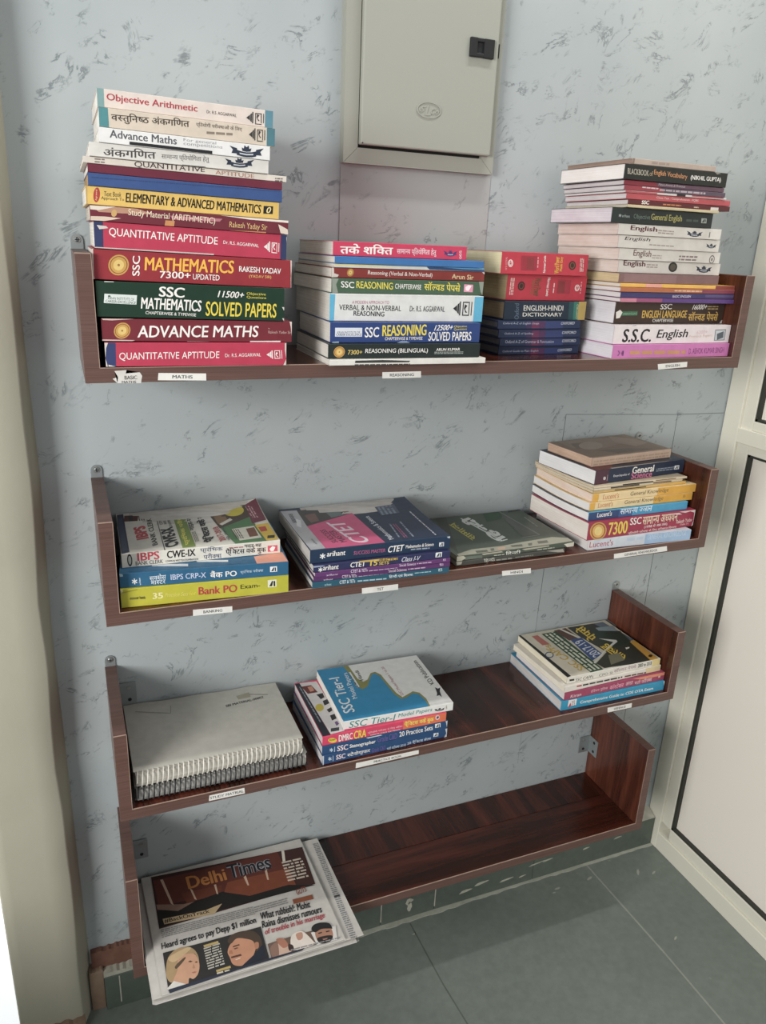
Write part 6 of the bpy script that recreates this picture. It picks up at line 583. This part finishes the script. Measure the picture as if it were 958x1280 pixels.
# ------------------------------------------------------------------ books
def make_book(row):
    kind, label, group, (x, y, z, yaw, tilt, Ls, th, Wd), col, cov, page, (A0, A1), curl, spine_ops, cover_ops = row
    M = T0((x, y, z)) @ Matrix.Rotation(yaw, 4, 'Z') @ Matrix.Rotation(-tilt, 4, 'Y')
    cat = {'booklet': 'booklet', 'magazine': 'magazine'}.get(kind, 'book')
    root = empty(kind, label, cat, M, group)
    g = 0.00025                                        # a hair of air between neighbours
    hard = kind == 'hardcover_book'; ct = 0.0022 if hard else (0.0006 if th > 0.008 else 0.0004); inset = 0.003 if hard else 0.0008
    zb, zt = g, th - g; r_ = min(0.0007, (zt - zb) * 0.2)
    def warp(a, b, c, top=False):
        t = max(0.0, min(1.0, (c - zb) / (zt - zb))); s_ = math.sin(math.pi * max(0, min(1, (b + y + 0.2) / 0.18)))
        dz = -(A0 + (A1 - A0) * t) / 1000 * s_
        if curl: dz += curl / 1000 * t * max(0, a / Ls) ** 3 * max(0, b / Wd) ** 3
        return (a, b, c + dz)
    # spine with rounded arrises and its print
    k = MB(); prof = [(0.006, zb)] + [(r_ - r_ * math.sin(t), zb + r_ - r_ * math.cos(t)) for t in [math.pi / 2 * j / 4 for j in range(5)]] + [(r_ - r_ * math.cos(t), zt - r_ + r_ * math.sin(t)) for t in [math.pi / 2 * j / 4 for j in range(5)]] + [(0.006, zt)]
    inner = [(0.006, zt - ct), (ct, zt - ct - 0.0002), (ct, zb + ct + 0.0002), (0.006, zb + ct)]
    P = prof + inner; n = len(P)
    k.add([(0, a, b) for a, b in P] + [(Ls, a, b) for a, b in P], [[j, (j + 1) % n, n + (j + 1) % n, n + j] for j in range(n)] + [[0, 1, n - 2, n - 1], [n, n + 1, 2 * n - 2, 2 * n - 1]] , paint(col))
    k.add([(0, a, b) for a, b in P], [list(range(n))], paint(col)); k.add([(Ls, a, b) for a, b in P], [list(range(n))], paint(col))
    apply_art(k, spine_ops, lambda a, b, h: (min(max(a, 0), Ls), -h, min(max(b, zb + 0.0001), zt - 0.0001)))
    o = k.build('spine', root); o.parent = root; o.matrix_local = Matrix.Identity(4)
    # cover boards
    k = MB(); nx, ny = (10, 10) if (curl or A1 or A0) else (1, 1)
    for c0, c1, top in ((zb, zb + ct, 0), (zt - ct, zt, 1)):
        vs = []; fs = []
        for c in (c0, c1):
            for j in range(ny + 1):
                for i_ in range(nx + 1): vs.append(warp(Ls * i_ / nx, 0.0055 + (Wd - 0.0055) * j / ny, c))
        nn = (nx + 1) * (ny + 1)
        for j in range(ny):
            for i_ in range(nx):
                a = j * (nx + 1) + i_; q = [a, a + 1, a + nx + 2, a + nx + 1]; fs += [q, [t + nn for t in q]]
        rim = [i_ for i_ in range(nx + 1)] + [j * (nx + 1) + nx for j in range(1, ny + 1)] + [ny * (nx + 1) + i_ for i_ in range(nx - 1, -1, -1)] + [j * (nx + 1) for j in range(ny - 1, 0, -1)]
        for a, b in zip(rim, rim[1:] + rim[:1]): fs.append([a, b, b + nn, a + nn])
        k.add(vs, fs, paint(cov, 0.36))
    apply_art(k, cover_ops, lambda a, b, h: warp(min(max(a, 0.0003), Ls - 0.0003), min(max(b, 0.0006), Wd - 0.0003), zt + h), 0.00015, 0.36, 0.02 if nx > 1 else 0.0)
    o = k.build('cover'); o.parent = root
    # pages
    k = MB(); n = 10; z0, z1 = zb + ct + 0.0001, zt - ct - 0.0001
    if z1 - z0 > 0.0006:
        vs = []; fs = []; nz = 3
        for a in (inset, Ls - inset):
            for j in range(n + 1):
                b = 0.0025 + (Wd - inset - 0.0025) * j / n
                for q in range(nz + 1): vs.append(warp(a, b, z0 + (z1 - z0) * q / nz))
        S_ = (n + 1) * (nz + 1)
        for j in range(n):
            for q in range(nz):
                a = j * (nz + 1) + q; fs += [[a, a + 1, a + nz + 2, a + nz + 1], [S_ + a, S_ + a + nz + 1, S_ + a + nz + 2, S_ + a + 1]]
            fs += [[j * (nz + 1), (j + 1) * (nz + 1), S_ + (j + 1) * (nz + 1), S_ + j * (nz + 1)], [j * (nz + 1) + nz, S_ + j * (nz + 1) + nz, S_ + (j + 1) * (nz + 1) + nz, (j + 1) * (nz + 1) + nz]]
        for q in range(nz):
            fs += [[q, S_ + q, S_ + q + 1, q + 1], [n * (nz + 1) + q, n * (nz + 1) + q + 1, S_ + n * (nz + 1) + q + 1, S_ + n * (nz + 1) + q]]
        k.add(vs, fs, pages(page)); o = k.build('page_block'); o.parent = root
    return root
for row in BOOKS: make_book(row)
# ------------------------------------------------------------------ spiral bound notebooks
def notebook(par, label, cover_col, page_col, ring_col, art, nring, rr):
    x, y, z, yaw, tilt, Ls, th, Wd = par
    root = empty('spiral_notebook', label, 'notebook', T0((x, y, z)) @ Matrix.Rotation(yaw, 4, 'Z'), 'spiral notebooks on the third shelf')
    g = 0.0004; y0 = 0.012
    def lay(k, z0, z1, m, lift=0.0, ins=0.0, nx=14, ny=10):
        vs = []; fs = []
        for c in (z0, z1):
            for j in range(ny + 1):
                for i_ in range(nx + 1):
                    u = i_ / nx; w = j / ny
                    t = (c - g) / th
                    dz = lift * t * (0.004 * math.sin(3.1 * u + 0.4) * w - 0.0035 * (w ** 2) * math.sin(math.pi * u) + 0.003 * w * (1 - u) ** 3)
                    edge = 0.0015 * math.sin(17 * u) * w * lift
                    vs.append((ins + (Ls - 2 * ins) * u, y0 + (Wd - y0 - ins) * w + edge, c + dz))
        nn = (nx + 1) * (ny + 1)
        for j in range(ny):
            for i_ in range(nx):
                a = j * (nx + 1) + i_; q = [a, a + 1, a + nx + 2, a + nx + 1]; fs += [q, [t + nn for t in q]]
        rim = [i_ for i_ in range(nx + 1)] + [j * (nx + 1) + nx for j in range(1, ny + 1)] + [ny * (nx + 1) + i_ for i_ in range(nx - 1, -1, -1)] + [j * (nx + 1) for j in range(ny - 1, 0, -1)]
        for a, b in zip(rim, rim[1:] + rim[:1]): fs.append([a, b, b + nn, a + nn])
        k.add(vs, fs, m)
    k = MB(); lf = 1.0 if art else 0.0; lay(k, g + 0.001, th - 0.0022, pages(page_col), lf, 0.002); o = k.build('page_block'); o.parent = root
    k = MB(); lay(k, g, g + 0.0008, paint(cover_col, 0.35), lf); lay(k, th - 0.0018, th - 0.0010, paint(cover_col, 0.35), lf)
    if art: apply_art(k, art, lambda a, b, h: (a, b, th - 0.0010 + h + 0.004 * math.sin(3.1 * a / Ls + 0.4) * (b / Wd) - 0.0035 * (b / Wd) ** 2 * math.sin(math.pi * a / Ls) + 0.003 * (b / Wd) * (1 - a / Ls) ** 3), 0.0003, 0.5, 0.02)
    o = k.build('cover'); o.parent = root
    k = MB(); path = []; R = th / 2 - 0.0008; N_ = nring * 14
    for j in range(N_ + 1):
        t = 2 * math.pi * j / 14; path.append((0.004 + (Ls - 0.008) * j / N_, 0.0105 - 0.0102 * math.cos(t) if math.cos(t) > 0 else 0.0105 - 0.0085 * math.cos(t), th / 2 + R * math.sin(t)))
    k.tube(path, rr, paint(ring_col, 0.35), 6); o = k.build('spiral_coil', None, True); o.parent = root
    k = MB()                                           # punched sheet edges seen between the coils
    k.box(0.003, 0.0065, 0.0035, Ls - 0.003, 0.0125, th - 0.004, pages(page_col)); o = k.build('punched_edge'); o.parent = root
    return root
notebook(NOTE['low'], 'spiral notebook with black coil and clear grey pages lying directly on the shelf', '8E8E88', 'B2B0AA', '26262A', None, 34, 0.0013)
notebook(NOTE['up'][:7] + [0.198], 'spiral notebook with blank grey cover and white coil, resting on the black coiled one', 'C8C5BA', 'BEBAB0', 'E6E2D8', NOTE['art'], 34, 0.0009)
# ------------------------------------------------------------------ newspapers
sx, sz, sD, sL, sH = SHELVES[3]; NZ = sz + BT; YE = -sD
def newspaper(x0, x1, y0, y1, z0, z1, yaw, label, art, sheets=3, col='C3BFB8'):
    root = empty('newspaper', label, 'newspaper', T0((x0, y0, z0)), 'newspapers on the lowest shelf')
    Lx, Ly, th = x1 - x0, y1 - y0, z1 - z0 - 0.0003
    def droop(a, b):                                   # the sheets sag where they overhang the shelf
        ov = max(0.0, (YE + 0.008) - (y0 + b)); return 0.0 * ov
    def sk(b): return yaw * b
    ny, nx = 24, 12
    k = MB(); m = paint(col, 0.75)
    for s_ in range(sheets):
        a0 = 0.0012 * ((s_ * 7) % 3 - 1); c0 = th * s_ / sheets + 0.0001; c1 = th * (s_ + 1) / sheets - 0.0002; rr = (c1 - c0) / 2; fo = 0.0022 * ((sheets - 1 - s_) % 3)
        vs = []; fs = []
        ring = []                                      # section in y,z: folded edge is round at the front
        for j in range(ny + 1): ring.append((fo + rr + (Ly - fo - rr) * j / ny, c1))
        for j in range(ny, -1, -1): ring.append((fo + rr + (Ly - fo - rr) * j / ny, c0))
        for q in range(1, 4): ring.append((fo + rr - rr * math.sin(math.pi * q / 4), (c0 + c1) / 2 - rr * math.cos(math.pi * q / 4)))
        n = len(ring)
        for i_ in range(nx + 1):
            a = a0 + Lx * i_ / nx
            for b, c in ring: vs.append((a + sk(b), b, c + droop(a, b) + (0.0002 * math.sin(9 * i_ / nx + 2 * s_) * (b / Ly) * (c / th))))
        for i_ in range(nx):
            for j in range(n): fs.append([i_ * n + j, i_ * n + (j + 1) % n, (i_ + 1) * n + (j + 1) % n, (i_ + 1) * n + j])
        fs += [list(range(n))[::-1], [nx * n + j for j in range(n)]]
        k.add(vs, fs, m)
    o = k.build('folded_sheets'); o.parent = root
    if art:
        k = MB()
        apply_art(k, art, lambda a, b, h: (a - x0, b - y0, th + 0.0004 + h + droop(a - x0, b - y0) + 0.0002 * math.sin(9 * (a - x0) / Lx + 2 * (sheets - 1)) * ((b - y0) / Ly)), 0.00022, 0.7, 0.02)
        o = k.build('printed_page'); o.parent = root
    return root
newspaper(0.0215, 0.383, -0.2720, -0.010, NZ + 0.0004, NZ + 0.0070, 0.0, 'folded newspaper at the bottom of the pile, lying on the lowest shelf', None, 3)
newspaper(0.0235, 0.376, -0.2790, -0.012, NZ + 0.0072, NZ + 0.0135, 0.0, 'folded newspaper second from the bottom, its pale edge showing at the front', None, 3, 'BEBAB4')
newspaper(0.0215, 0.3905, -0.2740, -0.0165, NZ + 0.0137, NZ + 0.0200, -0.03, 'wide folded newspaper with a column of small print, sticking out to the right', NEWS2, 3)
newspaper(0.0365, 0.3560, -0.2755, -0.0110, NZ + 0.0203, NZ + 0.0250, -0.03, 'top folded newspaper with dark red banner picture and black headlines', NEWS, 2)
